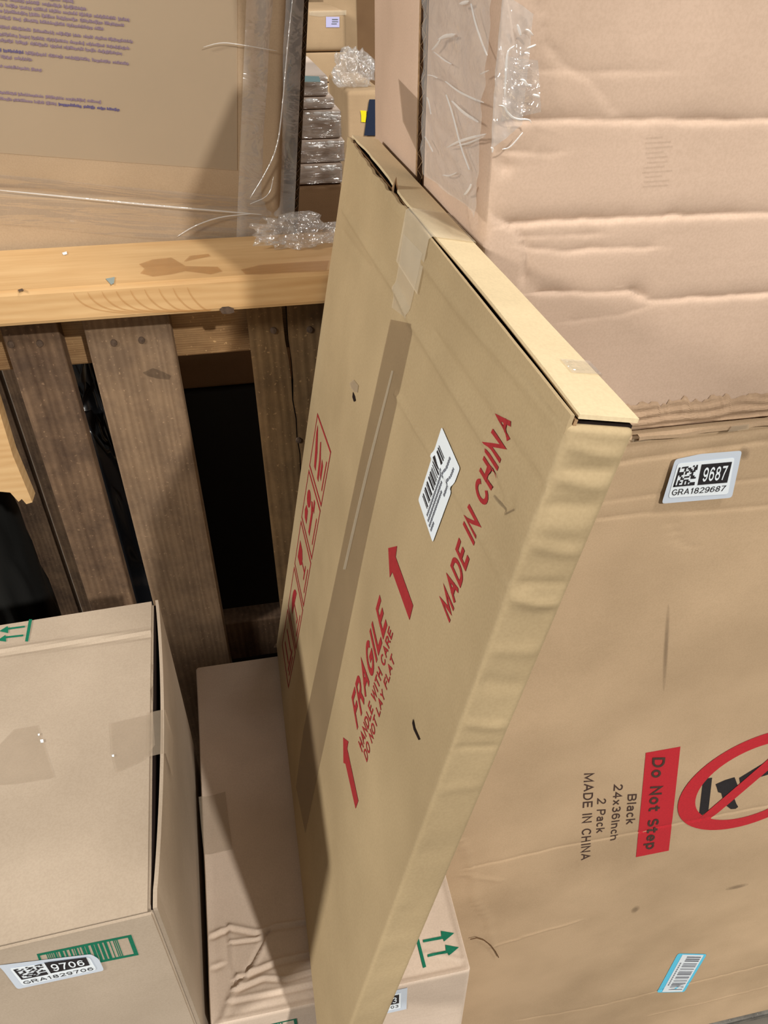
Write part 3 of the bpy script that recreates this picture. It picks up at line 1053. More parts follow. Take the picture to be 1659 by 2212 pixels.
# frayed top rim of the lower carton showing in the seam
rim = []
ys_ = np.linspace(-WR / 2 + .12, -WR / 2 + .46, 90)
V, Fc = [], []
for i, x in enumerate(ys_):
    b0 = lr.d[2] - .0005
    e1, e2 = nz1(x, 70, 51) * .003, nz1(x, 45, 52) * .002
    V += [(x, -UD / 2 - .0005, b0 - .002), (x, -UD / 2 - .0042 - e1, b0 - .0006 + e2), (x, -UD / 2 - .0042 - e1, b0 + .0022 + e2), (x, -UD / 2 - .0005, b0 + .0026)]
for i in range(len(ys_) - 1):
    for k in range(3):
        a = i * 4 + k
        Fc.append((a, a + 4, a + 5, a + 1))
mesh_obj('frayed_rim', V, Fc, 'board_old', lr.root)
rs = []
lr.poly('torn_paper', 'front', [(1362, 948), (1400, 944), (1432, 938), (1430, 945), (1392, 952), (1366, 954)], 'patch_light', off=.001)
mesh_obj('torn_paper', [(x + lr.hit('front', 1565, 916)[0], -UD / 2 - .0055, lr.d[2] + z) for x, z in ((0, -.001), (.016, -.0005), (.015, .004), (.002, .0036))],
         [(0, 1, 2, 3)], 'patch_light', lr.root)
# red panel and lettering reading downwards
z5 = zo(1200, 1550, 3.342)
pn = lr.poly('red_panel', 'front', z5([(583, 1012), (655, 260), (905, 215), (820, 965)]), 'ink_bright_red')
lr.text('panel_word', 'front', 'Do Not Step', z5([(703, 292), (652, 958), (728, 945), (795, 290)]), 'ink_brown', th=.18, off=.0007, parent=pn)
lr.text('printed_word', 'front', 'Black', z5([(525, 560), (510, 778), (576, 770), (590, 556)]), 'ink_brown', th=.145)
lr.text('printed_word', 'front', '24x36Inch', z5([(425, 485), (398, 893), (452, 882), (492, 480)]), 'ink_brown', th=.145)
lr.text('printed_word', 'front', '2 Pack', z5([(305, 585), (296, 840), (356, 832), (370, 584)]), 'ink_brown', th=.145)
lr.text('printed_word', 'front', 'MADE IN CHINA', z5([(210, 410), (184, 1036), (250, 1026), (282, 406)]), 'ink_brown', th=.145)
# no-stepping sign
op = np.array(lr.hits('front', z5([(925, 600), (945, 680), (1010, 790), (1190, 843), (1400, 790), (1534, 690), (1030, 370), (1230, 215), (1440, 168)])))
M_ = np.c_[2 * op, np.ones(len(op))]
sol = np.linalg.lstsq(M_, (op ** 2).sum(1), rcond=None)[0]
cc, RR = sol[:2], math.sqrt(sol[2] + sol[0] ** 2 + sol[1] ** 2)
ri = np.linalg.norm(np.array(lr.hit('front', *z5([(1012, 590)])[0])) - cc)
V, f = [], []
NN = 72
for i in range(NN):
    a = 2 * math.pi * i / NN
    V += [tuple(cc + RR * np.array([math.cos(a), math.sin(a)])), tuple(cc + ri * np.array([math.cos(a), math.sin(a)]))]
for i in range(NN):
    j = (i + 1) % NN
    f.append((2 * i, 2 * j, 2 * j + 1, 2 * i + 1))
z8 = zo(1470, 1580, 8.778)
lr.poly('sign_step', 'front', z8([(435, 910), (605, 885), (535, 1500), (350, 1645)]), 'ink_black', off=.0003)
lr.poly('sign_shoe', 'front', z8([(670, 1010), (850, 930), (1030, 875), (1090, 1030), (1040, 1150), (1030, 1285), (1060, 1370), (1100, 1440), (1050, 1478), (960, 1482), (880, 1420), (830, 1330), (800, 1260), (780, 1180), (720, 1160), (690, 1060)]), 'ink_black', off=.0003)
lr.poly('sign_leg', 'front', z8([(1118, 890), (1659, 560), (1990, 370), (2060, 640), (1659, 830), (1135, 985)]), 'ink_black', off=.0003)
sg_ = lr.decal('sign_ring', 'front', V, f, 'ink_bright_red', off=.0006)
b1, b2 = np.array(lr.hit('front', *z8([(500, 1630)])[0])), np.array(lr.hit('front', *z8([(1659, 640)])[0]))
dv = (b2 - b1) / np.linalg.norm(b2 - b1)
nv = np.array([-dv[1], dv[0]])
hw = (RR - ri) * .42
mid_ = b1 + dv * ((cc - b1) @ dv)
lr.decal('sign_bar', 'front', [tuple(mid_ + dv * ri * s + nv * hw * t) for s, t in ((-1.03, -1), (1.03, -1), (1.03, 1), (-1.03, 1))], [(0, 1, 2, 3)], 'ink_bright_red', off=.0007)
z7 = zo(1420, 960, 8.295)
number_sticker(lr, 'front', z7([(45, 1025), (1300, 918), (1480, 75), (740, 135), (285, 232)]), z7([(160, 915), (1225, 850), (1345, 195), (330, 300)]),
               z7([(680, 685), (1208, 640), (1295, 268), (755, 315)]), z7([(243, 720), (622, 686), (690, 320), (350, 370)]),
               z7([(215, 872), (1160, 790), (1200, 690), (238, 762)]), '9687', 'GRA1829687', 5)
# blue edged barcode sticker
zb = zo(1400, 2040, 6.405)
bo = zb([(120, 668), (500, 655), (812, 130), (415, 130)])
bs = lr.poly('barcode_sticker', 'front', rounded(bo, .05), 'paper_blue', off=.0005, label='white barcode sticker with bright blue sides')
bq = lr.quad_map('front', bo)
lr.rects('label_field', 'front', bq, [(.17, .90, .02, .98)], 'paper_white', off=.0008, parent=bs)
rng = random.Random(9)
rs, t = [], .08
while t < .92:
    w = rng.choice((.012, .02, .03))
    rs.append((.36, .84, t, t + w)); t += w + rng.choice((.014, .02, .04))
lr.rects('barcode', 'front', bq, rs, 'ink_grey', off=.0011, parent=bs)
lr.rects('label_print', 'front', bq, [(.24, .28, .2 + .05 * i, .235 + .05 * i) for i in range(12)], 'ink_grey', off=.0011, parent=bs)
plain('smudge', srgb(92, 76, 62), 0.8, 0.2, alpha=0.11, noise=0.4, scale=150)


def smudge(c, fn, u, v, a, b, ang, off=.0004):
    ca, sa = math.cos(math.radians(ang)), math.sin(math.radians(ang))
    pts = [(u + a * math.cos(t) * ca - b * math.sin(t) * sa, v + a * math.cos(t) * sa + b * math.sin(t) * ca) for t in [k * math.pi / 8 for k in range(16)]]
    for k, f in ((0, 1.0), (1, .72), (2, .45)):
        c.poly('smudge', fn, [(u + (x - u) * f, v + (y - v) * f) for x, y in pts], 'smudge', off=off + .0002 * k)


smudge(lr, 'front', 1373, 1966, 11, 6, -35)
smudge(lr, 'front', 1592, 1916, 26, 4, -14)
smudge(lr, 'front', 1440, 1400, 5, 95, 3)
smudge(lr, 'front', 1608, 978, 12, 15, 10, .0012)
# thin wire caught in the front of the lower carton
wp = [(1016, 2029), (1030, 2026), (1046, 2031), (1060, 2042), (1070, 2055), (1077, 2068)]
cu = bpy.data.curves.new('bent_wire', 'CURVE'); cu.dimensions = '3D'; cu.bevel_depth = .0007; cu.bevel_resolution = 2
sp = cu.splines.new('POLY'); sp.points.add(len(wp) - 1)
for q, (u, v) in zip(sp.points, wp):
    p = at_y(u, v, YF - .0022)
    q.co = (*p, 1)
tmp = bpy.data.objects.new('w', cu); COL.objects.link(tmp)
me = bpy.data.meshes.new_from_object(tmp.evaluated_get(bpy.context.evaluated_depsgraph_get()))
bpy.data.objects.remove(tmp)
me.name = 'bent_wire'; me.materials.clear(); me.materials.append(MATS['hair_brown'])
wo = bpy.data.objects.new('bent_wire', me); COL.objects.link(wo)
tag(wo, 'short curved brown strand against the tan carton, beside the green arrows', 'strand')

# pallet under the stack
pal = thing('pallet', (XS + WR / 2, YF + .075, 0), 'weathered grey wooden pallet under the right-hand carton stack', 'pallet')
for k in range(2):
    mesh_obj('deck_board', *box_geo(-WR / 2 + .004, WR / 2 + .02, -.080 + k * .078, -.080 + k * .078 + .070, LOW - .020, LOW - .0005, .002), 'pallet_grey', pal)
for x in (-WR / 2, -.04, WR / 2 - .08):
    mesh_obj('stringer', *box_geo(x + .005, x + .085, -.078, .066, 0.0, LOW - .021, .002), 'pallet_grey', pal)


def corrugated_edge(name, p0, p1, across, thick, depth, n, parent, mat='board_edge'):
    """cut edge of fluted board: two liners and a zigzag between them, running from p0 to p1"""
    p0, p1, ac, dp = map(lambda a: np.array(a, float), (p0, p1, across, depth))
    V, f = [], []

    def quadstrip(A, B):
        k = len(V)
        V.extend([A, B])
    t = .00035
    for o0, o1 in ((0, t), (thick - t, thick)):
        k = len(V)
        V.extend([p0 + ac * o0, p0 + ac * o1, p1 + ac * o1, p1 + ac * o0, p0 + ac * o0 + dp, p0 + ac * o1 + dp, p1 + ac * o1 + dp, p1 + ac * o0 + dp])
        f.extend([(k, k + 1, k + 2, k + 3), (k, k + 4, k + 5, k + 1), (k + 3, k + 2, k + 6, k + 7), (k, k + 3, k + 7, k + 4), (k + 1, k + 5, k + 6, k + 2)])
    for i in range(n + 1):
        c = p0 + (p1 - p0) * i / n + ac * (t if i % 2 else thick - t)
        e = (p1 - p0) / np.linalg.norm(p1 - p0) * t
        V.extend([c - e, c + e, c - e + dp, c + e + dp])
    b = len(V) - 4 * (n + 1)
    for i in range(n):
        a = b + 4 * i
        f.extend([(a, a + 1, a + 5, a + 4), (a, a + 4, a + 6, a + 2), (a + 1, a + 3, a + 7, a + 5)])
    return mesh_obj(name, V, f, mat, parent)


# carton standing behind the upper big carton: its left side shows past the seam
d0 = ray(905, 150)
yb0 = XS / d0[0] * d0[1]
d0 = ray(806, 150)
yb1 = (XS / d0[0]) * d0[1]
rc = Carton('rear_carton', 'narrow brown carton standing right behind the pinkish carton, its plain side facing the crate',
            (XS + .001 + .30, (yb0 + .006 + yb1) / 2, 0.0), (.60, yb1 - yb0 - .006, 1.9), 'board_pink', r=.004)
rc.h = {'left': lambda A, B: .002 * vnoise(A, B, 9, 61)}
rc.fine = {'left': ((-1, 1, .01), (1.2, 1.9, .01))}
rc.build()
corrugated_edge('fluted_edge', (-.300, -rc.d[1] / 2 - .003, 1.30), (-.300, -rc.d[1] / 2 - .003, 1.90), (1, 0, 0), .0045, (0, .004, 0), 110, rc.root)
rc.poly('tape', 'left', [(862, 170), (905, 215), (903, 330), (872, 262)], 'tape_brown', off=.0006)
plain('shade_gap', srgb(40, 34, 30), .95, .05)

# ------------------------------------------------------------------ middle carton under the leaning one
my0 = at_z(707, 2162, MID_TOP)[1]
my1 = at_z(600, 1415, MID_TOP)[1]
mxr = 0.1325
mxl = -0.098
mw, md_ = mxr - mxl, my1 - my0


def mid_warp(P):
    P = P.copy()
    t = (P[:, 1] + md_ / 2) / md_
    s = np.clip((mw / 2 - P[:, 0]) / mw, 0, 1)
    P[:, 0] -= .015 * t * s
    P[:, 0] += .0024 * s ** 4 * vnoise(P[:, 1], P[:, 2] * 0, 18, 71)
    return P


mid = Carton('carton', 'brown carton lying under the leaning flat carton, with creased near end and green arrows',
             ((mxl + mxr) / 2, (my0 + my1) / 2, 0.0), (mw, md_, MID_TOP), 'board_mid', r=.004)
crs = []
for pts, w, a, k in [
    ([(440, 2030), (500, 2000), (560, 2012), (600, 1998), (690, 1985)], .004, .0026, 'fold'),
    ([(505, 2032), (560, 2025), (590, 2000)], .003, .0020, 'fold'),
    ([(515, 2125), (545, 2085), (570, 2040), (590, 2000)], .0032, -.0026, 'fold'),
    ([(515, 2110), (600, 2075), (690, 2055)], .004, .0026, 'fold'),
    ([(510, 2135), (570, 2110), (620, 2112), (695, 2090)], .0035, .0024, 'fold'),
    ([(500, 2160), (600, 2140), (700, 2118)], .004, .0018, 'fold'),
    ([(495, 2000), (500, 2080), (515, 2120)], .004, .0020, 'fold'),
    ([(480, 2200), (500, 2150), (520, 2110)], .004, .0026, 'ridge'),
    ([(430, 2100), (480, 2080)], .004, .0014, 'fold'),
    ([(595, 1600), (615, 1618), (630, 1622)], .003, .0010, 'fold'),
    ([(920, 2055), (960, 2062), (1000, 2070)], .003, .0012, 'ridge'),
]:
    crs.append((up_off(mid, 'top', pts), w, a, k))
crs = [(p_, w_ * .6, a_ * .8, k_) for p_, w_, a_, k_ in crs]
md_f = relief(crs)
mid.h = {'top': lambda A, B: md_f(A, B) + .003 * (vnoise(A, B, 8, 72) - .5) - .0012, 'front': lambda A, B: .002 * vnoise(A, B, 9, 73)}
mid.fine = {'top': ((-1, 1, .0024), (-1, -.09, .0012)), 'left': ((-1, 1, .01), (MID_TOP - .1, MID_TOP, .01)), 'front': ((-1, 1, .01), (MID_TOP - .15, MID_TOP, .006))}
mid.warp = mid_warp
mid.build()
z4 = zo(760, 1750, 4.1475)
mid.poly('printed_arrow', 'top', z4([(640, 1150), (805, 1118), (800, 1070), (920, 1090), (828, 1166), (820, 1142), (642, 1174)]), 'ink_green', off=.0006)
mid.poly('printed_arrow', 'top', z4([(680, 1284), (845, 1246), (840, 1195), (962, 1218), (870, 1295), (862, 1270), (682, 1306)]), 'ink_green', off=.0006)
mid.poly('printed_bar', 'top', z4([(576, 1135), (594, 1100), (668, 1392), (640, 1404)]), 'ink_green', off=.0006)
mid.poly('tape', 'top', [(445, 1720), (500, 1705), (512, 1830), (452, 1845)], 'tape_clear', off=.0012)
e = mid.hit('front', 861, 2176); e0 = mid.hit('front', 866, 2142)
sw, sh = .044, .0185


def fr(a0, b0, s, t):     # sticker-local millimetres to pixels is not needed: place directly in face coordinates
    return (a0 + s, b0 + t)


def direct_sticker(c, fn, a, b, w, h, num, code, seed):
    Q = lambda s0, s1, t0, t1: [(a + s0 * w, b + t0 * h), (a + s1 * w, b + t0 * h), (a + s1 * w, b + t1 * h), (a + s0 * w, b + t1 * h)]
    st = c.decal('number_sticker', fn, Q(-.13, 1.13, -.2, 1.2), [(0, 1, 2, 3)], 'paper_margin', off=.0005, label='white asset label with black number')
    c.decal('label_field', fn, Q(0, 1, 0, 1), [(0, 1, 2, 3)], 'paper_white', off=.0008, parent=st)
    c.decal('black_field', fn, Q(.42, .96, .36, .92), [(0, 1, 2, 3)], 'ink_black', off=.0011, parent=st)
    qm = lambda s, t: np.array((a + (.04 + s * .33) * w, b + (.36 + t * .56) * h))
    c.rects('block_mark', fn, qm, speckle(seed), 'ink_black', off=.0011, parent=st)
    v, f, _ = glyphs(num, .15)
    c.decal('sticker_number', fn, [(a + (.47 + x * .44) * w, b + (.46 + y * .36) * h, zz) for x, y, zz in v], f, 'paper_white', off=.0014, parent=st, sub=.02)
    v, f, _ = glyphs(code, .125)
    c.decal('sticker_code', fn, [(a + (.05 + x * .90) * w, b + (.09 + y * .18) * h, zz) for x, y, zz in v], f, 'ink_black', off=.0011, parent=st, sub=.02)


direct_sticker(mid, 'front', e0[0] - sw, e[1], sw, e0[1] - e[1], '9703', 'GRA1829703', 8)
# corner of the green barcode frame on the near end
g1 = mid.hit('front', 640, 2199)
fw, fhh, ft = .075, .035, .0022
gv = lambda s0, s1, t0, t1: (s0, s1, t0, t1)
gq = lambda s, t: np.array((g1[0] - fw + s * fw, g1[1] - fhh + t * fhh))
mid.rects('green_barcode', 'front', gq, [(0, 1, .94, 1), (0, 1, 0, .06), (0, .03, 0, 1), (.965, 1, 0, 1)] + barcode(16, 5, .12, .85, .06, .94), 'ink_green')

# ------------------------------------------------------------------ left carton
YL = 0.268
lc = at_y(330, 1967, YL)
bk = at_z(335, 1297, lc[2])
LYAW = math.atan2(lc[0] - bk[0], bk[1] - lc[1])
ldep = float(np.linalg.norm((bk - lc)[:2]))
LW = .46
ld = np.array([-math.cos(LYAW), -math.sin(LYAW), 0]) * LW / 2 + np.array([-math.sin(LYAW), math.cos(LYAW), 0]) * ldep / 2
lb = np.array([lc[0], lc[1], 0]) + ld
LT = lc[2]
left = Carton('carton', 'pale brown carton in the lower left corner, with green barcode and a gaping top flap',
              (lb[0], lb[1], 0), (LW, ldep, LT - .004), 'board_grey', rotz=LYAW, r=.003)
left.h = {'front': lambda A, B: .0015 * vnoise(A, B, 9, 81)}
left.fine = {'front': ((0, 1, .01), (.9, 1.3, .008)), 'top': ((-1, 1, .02), (-1, 1, .02))}
left.build()
tq = lambda s, t: np.array((-LW / 2 + .001 + s * (LW - .0045), -ldep / 2 + .0005 + t * (ldep - .0012)))
crl_ = relief([(up_off(left, 'top', [(-200, 1450), (0, 1415), (150, 1395), (340, 1372)]), .004, .0014, 'fold')])
tp = left.slab('top_flap', 'top', tq, .0036, 'board_grey', n=(90, 90), off=.0004,
               hx=lambda s, t: crl_(-LW / 2 + s * LW, -ldep / 2 + t * ldep) + .002 * vnoise(s, t, 4, 82) * np.clip(4 * np.minimum(np.minimum(s, 1 - s), np.minimum(t, 1 - t)), 0, 1))
# right side board stands away from the top flap
sq = lambda s, t: np.array((-ldep / 2 + .001 + s * (ldep - .002), LT - .30 + t * (.30 + .001)))
sp_ = left.slab('side_board', 'right', sq, .0028, 'board_grey', n=(50, 30), off=.0002,
                hx=lambda s, t: .0052 * np.clip(np.sin(np.clip((s - .04) / .96, 0, 1) * math.pi), 0, 1) ** .8 * t ** 3)
sp_['label'] = 'side board bulging away from the top'
mesh_obj('gap_shade', *box_geo(LW / 2 - .003, LW / 2 + .0004, -ldep / 2 + .003, ldep / 2 - .003, LT - .02, LT - .0042), 'hole_dark', left.root)  # dark block that paints the shade inside the open gap
# front board with a rounded bright fold
fq = lambda s, t: np.array((-LW / 2 + .001 + s * (LW - .002), LT - .5 + t * (.5 - .0005)))
left.slab('front_board', 'front', fq, .002, 'board_grey', n=(30, 60), off=.0002)
OFT = .0048
z1 = zo(0, 1280, 2.374)
for P in ([(50, 199), (135, 188), (135, 196), (50, 208), (50, 226), (4, 216), (46, 190)], [(38, 243), (127, 233), (127, 242), (38, 252), (40, 270), (-6, 264), (36, 235)]):
    left.poly('printed_arrow', 'top', z1(P), 'ink_green', off=OFT)
left.poly('printed_bar', 'top', z1([(156, 155), (172, 155), (151, 270), (136, 268)]), 'ink_green', off=OFT)
left.poly('tape', 'top', z1([(80, 720), (200, 700), (285, 960), (270, 972), (100, 1000), (-40, 1010), (-40, 850)]), 'tape_clear', off=OFT)
left.poly('tape', 'top', z1([(565, 690), (790, 640), (800, 800), (740, 880), (600, 945), (575, 840)]), 'tape_clear', off=OFT)
left.poly('scuff', 'top', z1([(785, 390), (795, 380), (795, 420), (787, 415)]), 'stain_dark', off=OFT)
left.poly('scuff', 'top', z1([(775, 520), (793, 490), (794, 580), (786, 572)]), 'stain_dark', off=OFT)
for P in ([(202, 745), (212, 742), (212, 752), (204, 754)], [(214, 774), (230, 772), (232, 788), (218, 790)], [(580, 852), (592, 850), (592, 862), (582, 862)]):
    left.poly('paper_fleck', 'top', z1(P), 'paper_white', off=OFT + .0003)
# tape bridging the gap at the side
za, zb_ = left.hit('top', 336, 1545), left.hit('top', 336, 1640)
V = []
for y in (zb_[1], za[1]):
    V += [(LW / 2 - .006, y, LT + .0007), (LW / 2 + .004, y, LT + .0014), (LW / 2 + .0092, y, LT + .0008), (LW / 2 + .0096, y, LT - .035)]
mesh_obj('tape_over_edge', V, [(i, i + 1, i + 5, i + 4) for i in range(3)], 'tape_clear', left.root, smooth=True)
# green barcode and number sticker on the near face
zA = zo(0, 2010, 5.184)
bqp = zA([(500, 452), (1555, 240), (1470, 12), (415, 228)])
bq = left.quad_map('front', bqp)
OFF_F = .0024
left.rects('green_barcode', 'front', bq, [(0, 1, .9, 1), (0, 1, 0, .1), (0, .025, 0, 1), (.955, 1, 0, 1)] + barcode(22, 15, .09, .86, .08, .92, .7), 'ink_green', off=OFF_F)


def left_sticker():
    k = .0023
    st = left.poly('number_sticker', 'front', rounded(zA([(200, 612), (1170, 405), (1110, 275), (1020, 222), (-20, 345), (40, 400)]), .06), 'paper_margin', off=OFF_F + .0005,
                   label='white asset label with black number')
    left.poly('label_field', 'front', rounded(zA([(262, 566), (1085, 392), (1000, 248), (112, 372)]), .06), 'paper_white', off=OFF_F + .0008, parent=st)
    bl = zA([(575, 426), (1010, 336), (968, 248), (500, 308)])
    left.poly('black_field', 'front', bl, 'ink_black', off=OFF_F + .0011, parent=st)
    left.rects('block_mark', 'front', left.quad_map('front', zA([(250, 497), (548, 437), (470, 322), (155, 385)])), speckle(6), 'ink_black', off=OFF_F + .0011, parent=st)
    m = left.quad_map('front', bl)
    v, f, _ = glyphs('9706', .15)
    left.decal('sticker_number', 'front', [(*m(.1 + .8 * x, .16 + .66 * y), zz) for x, y, zz in v], f, 'paper_white', off=OFF_F + .0014, parent=st, sub=.02)
    left.text('sticker_code', 'front', 'GRA1829706', zA([(285, 548), (1055, 388), (1035, 356), (255, 518)]), 'ink_black', th=.125, off=OFF_F + .0011, parent=st)


left_sticker()

# ------------------------------------------------------------------ wooden crate
BY = 0.70
YC = 0.731
BT = at_y(0, 632, BY)[2]
BB = at_y(0, 709, BY)[2]
YBK = float(at_z(350, 519, BT)[1])
XR = .118
crate = thing('wooden_crate', (-.25, .72, 0), 'slatted wooden crate with a pale pine top beam, behind the lower left carton', 'crate')
CO = np.array([-.25, .72, 0])


def cpart(name, x0, x1, y0, y1, z0, z1, mat, bev=.002, parent=None, label=None):
    v, f = box_geo(x0 - CO[0], x1 - CO[0], y0 - CO[1], y1 - CO[1], z0, z1, bev)
    return mesh_obj(name, v, f, mat, parent or crate, label=label)


beam = cpart('top_beam', -.66, XR, BY, YBK, BB, BT, 'pine_light', .004, label='pale smooth pine beam with a brown stain')


def cpoly(name, pts, mat, plane, val, parent, off=.0006):
    P = []
    for u, v in pts:
        P.append((at_z(u, v, val + off) if plane == 'z' else at_y(u, v, val - off)) - CO)
    f = [tuple(range(len(P)))]
    o = mesh_obj(name, P, f, mat, parent)
    bm = bmesh.new(); bm.from_mesh(o.data); bmesh.ops.triangulate(bm, faces=bm.faces)
    bm.to_mesh(o.data); bm.free()
    return o


cpoly('stain', [(300, 570), (330, 560), (370, 556), (385, 565), (400, 574), (470, 576), (480, 586), (455, 592), (400, 585), (370, 592), (330, 597), (303, 590), (312, 580)], 'stain_brown', 'z', BT, beam)
cpoly('stain', [(520, 582), (560, 572), (640, 566), (710, 562), (705, 584), (620, 588), (560, 592), (530, 592)], 'stain_brown', 'z', BT, beam)
cpoly('stain', [(397, 565), (410, 552), (450, 548), (455, 553), (420, 560)], 'stain_brown', 'z', BT, beam)
cpoly('paint_fleck', [(228, 602), (248, 598), (246, 612), (240, 615)], 'paint_blue', 'z', BT, beam)
cpoly('paint_fleck', [(134, 546), (144, 543), (145, 549), (137, 551)], 'paper_white', 'z', BT, beam)
cpoly('knot', [(474, 668), (480, 663), (494, 662), (505, 666), (506, 675), (496, 678), (480, 678)], 'nail_rust', 'y', BY, beam)
cpoly('knot', [(38, 626), (48, 623), (52, 627), (42, 630)], 'nail_rust', 'z', BT, beam)
rl_b = at_y(450, 765, .75)[2]
cpart('rail', -.62, XR, YC + .0185, YC + .056, rl_b, BB + .0005, 'pine_rail')
# lower rail, mostly in the dark
z_a, z_b = at_y(540, 1330, .76)[2], at_y(540, 1408, .76)[2]
cpart('rail', -.62, XR, YC + .0185, YC + .05, z_b, z_a, 'slat_brown')
cpart('rail', -.62, XR, YC + .0185, YC + .05, .0, .07, 'slat_brown')
slats = [(at_y(0, 712, YC)[0], at_y(124, 706, YC)[0], 'slat_brown'), (at_y(178, 702, YC)[0], at_y(366, 690, YC)[0], 'slat_grey'),
         (at_y(533, 682, YC)[0], at_y(533, 682, YC)[0] + .033, 'slat_tan')]
x3 = slats[2][1]
SL = []
for x0, x1, m in slats[:2]:
    SL.append(cpart('slat', x0, x1, YC, YC + .018, 0.0, BB + .0004, m, .0015))
# third slat is split by a crack: two pieces with jagged neighbouring edges
rngs = random.Random(2)
zs = np.linspace(0, BB, 60)
crack = [(x3 + .004 + .012 * (1 - z / BB) * 0 + .0016 * rngs.uniform(-1, 1) + .010 * max(0, (BB - z) / .5) ** 1.0, z) for z in zs]


def jag(name, xs_left, xs_right, mat):
    V, f = [], []
    for (a, z), (b, _) in zip(xs_left, xs_right):
        V += [(a - CO[0], YC - CO[1], z), (b - CO[0], YC - CO[1], z), (b - CO[0], YC + .018 - CO[1], z), (a - CO[0], YC + .018 - CO[1], z)]
    for i in range(len(xs_left) - 1):
        for k in range(4):
            a, b = i * 4 + k, i * 4 + (k + 1) % 4
            f.append((a, b, b + 4, a + 4))
    n = len(xs_left) - 1
    f += [(3, 2, 1, 0), (4 * n, 4 * n + 1, 4 * n + 2, 4 * n + 3)]
    return mesh_obj(name, V, f, mat, crate)


gapf = lambda z: .0006 + .0022 * max(0, (z - (BB - .12)) / .12)
SL.append(jag('slat', [(slats[2][0], z) for z in zs], [(x - gapf(z), z) for x, z in crack], 'slat_tan'))
SL[-1]['label'] = 'tan slat split by a long crack'
SL.append(jag('slat', [(x + gapf(z), z) for x, z in crack], [(max(x + .02, XR - .001), z) for x, z in crack], 'slat_tan'))
# far-left slats: one broken off short, one hardly seen
br = [at_y(u, v, YC - .002) - CO for u, v in [(-120, 712), (-58, 712), (0, 893), (28, 985), (70, 1085), (57, 1089), (47, 1078), (40, 1084), (22, 1064), (0, 1062), (-20, 1050), (-30, 1056)]]
V = [tuple(p) for p in br] + [tuple(p + np.array([0, .018, 0])) for p in br]
n = len(br)
o = mesh_obj('slat', V, [tuple(range(n)), tuple(range(2 * n - 1, n - 1, -1))] + [((i + 1) % n, i, i + n, (i + 1) % n + n) for i in range(n)], 'pine_light', crate,
             label='bright slat broken off in a ragged end')
x5 = at_y(25, 1330, YC)[0]
cpart('slat', x5 - .20, x5 - .118, YC, YC + .018, 0, BB, 'slat_brown', .0015)


def nail(u, v, sl):
    p = at_y(u, v, YC - .0004) - CO
    V, f = [], []
    for k in range(10):
        a = 2 * math.pi * k / 10
        V.append((p[0] + .0030 * math.cos(a), p[1] - .0008, p[2] + .0034 * math.sin(a)))
        V.append((p[0] + .0035 * math.cos(a), p[1] + .0006, p[2] + .0039 * math.sin(a)))
    V.append((p[0], p[1] - .0012, p[2]))
    for k in range(10):
        j = (k + 1) % 10
        f += [(2 * k, 2 * k + 1, 2 * j + 1, 2 * j), (20, 2 * k, 2 * j)]
    mesh_obj('nail', V, f, 'nail_rust', sl)


for u, v, k in ((24, 744, 0), (86, 742, 0), (246, 741, 1), (306, 735, 1), (591, 714, 2), (669, 712, 3), (645, 951, 3)):
    nail(u, v, SL[k])
cpoly('scuff', [(308, 805), (330, 795), (352, 803), (370, 812), (366, 820), (340, 818), (318, 812)], 'stain_dark', 'y', YC, SL[1])

# ------------------------------------------------------------------ carton on the crate, tipped and film wrapped
ROLL = math.radians(6.8)
YU = YBK + .006
ul_w, ul_h, ul_d = .62, .60, .16
# local bottom right corner of the front face, found from the right edge
pr = at_y(612, 470, YU)
lx = np.array([math.cos(ROLL), 0, -math.sin(ROLL)])
lz = np.array([math.sin(ROLL), 0, math.cos(ROLL)])
foot = pr - lz * .075
ul_base = foot - lx * ul_w / 2 + np.array([0, ul_d / 2, 0])
ul = Carton('carton', 'film-wrapped carton with small purple print, tipped on top of the crate in the upper left',
            ul_base, (ul_w, ul_d, ul_h), 'board_upper_left', roty=ROLL, r=.010)
flap = [(up_off(ul, 'front', [(-200, 395), (0, 412), (250, 432), (430, 450), (600, 466)]), .0022, .0040, 'groove')]
ul_f = relief(flap)
ul.h = {'front': lambda A, B: ul_f(A, B) + .003 * vnoise(A, B, 8, 91)}
ul.fine = {'front': ((-.05, 1, .004), (-1, .5, .003))}
ul.build()
pp = ul.poly('printed_lit_panel', 'front', [(-260, -20), (512, -60), (512, 368), (250, 349), (0, 330), (-260, 312)], 'patch_light', off=.0005, sub=.03)  # paler print area; its right edge also paints a shadow boundary
zt_ = zo(0, 0, 4.74)
rng = random.Random(21)
rows = [(755, 28, .9), (885, 105, .9), (1325, 218, 1), (1270, 272, 1), (1060, 310, 1), (1360, 440, 1), (1325, 508, 1), (1250, 560, 1), (1320, 665, 1), (330, 622, 1), (430, 730, 1), (1035, 1055, 1), (1225, 1135, 1)]
light_r, dark_r = [], []
for ri_, (xe, ye, k) in enumerate(rows):
    a1, b1 = ul.hit('front', *zt_([(xe, ye)])[0])
    a0 = ul.hit('front', -8, ye / 4.74 - xe / 4.74 * .09)[0]
    hgt = .0022
    x = a1
    while x > a0:
        wl_ = rng.uniform(.006, .022)
        dark = (ri_ == 8 and x < ul.hit('front', 98, 120)[0]) or (ri_ == 12 and x > ul.hit('front', 143, 235)[0])
        xx = x
        while xx > x - wl_:
            lw = rng.uniform(.0005, .0011)
            t1 = hgt * rng.choice((.75, .75, 1.0, 1.15))
            t0 = rng.choice((0, 0, 0, -.25)) * hgt
            (dark_r if dark else light_r).append((xx - lw, xx, b1 + t0, b1 + t1))
            xx -= lw + .00025
        x -= wl_ + .0020
idq = lambda s, t: np.array((s, t))
ul.rects('printed_lines', 'front', idq, light_r, 'ink_purple', off=.0009, parent=pp, sub=1)['kind'] = 'stuff'
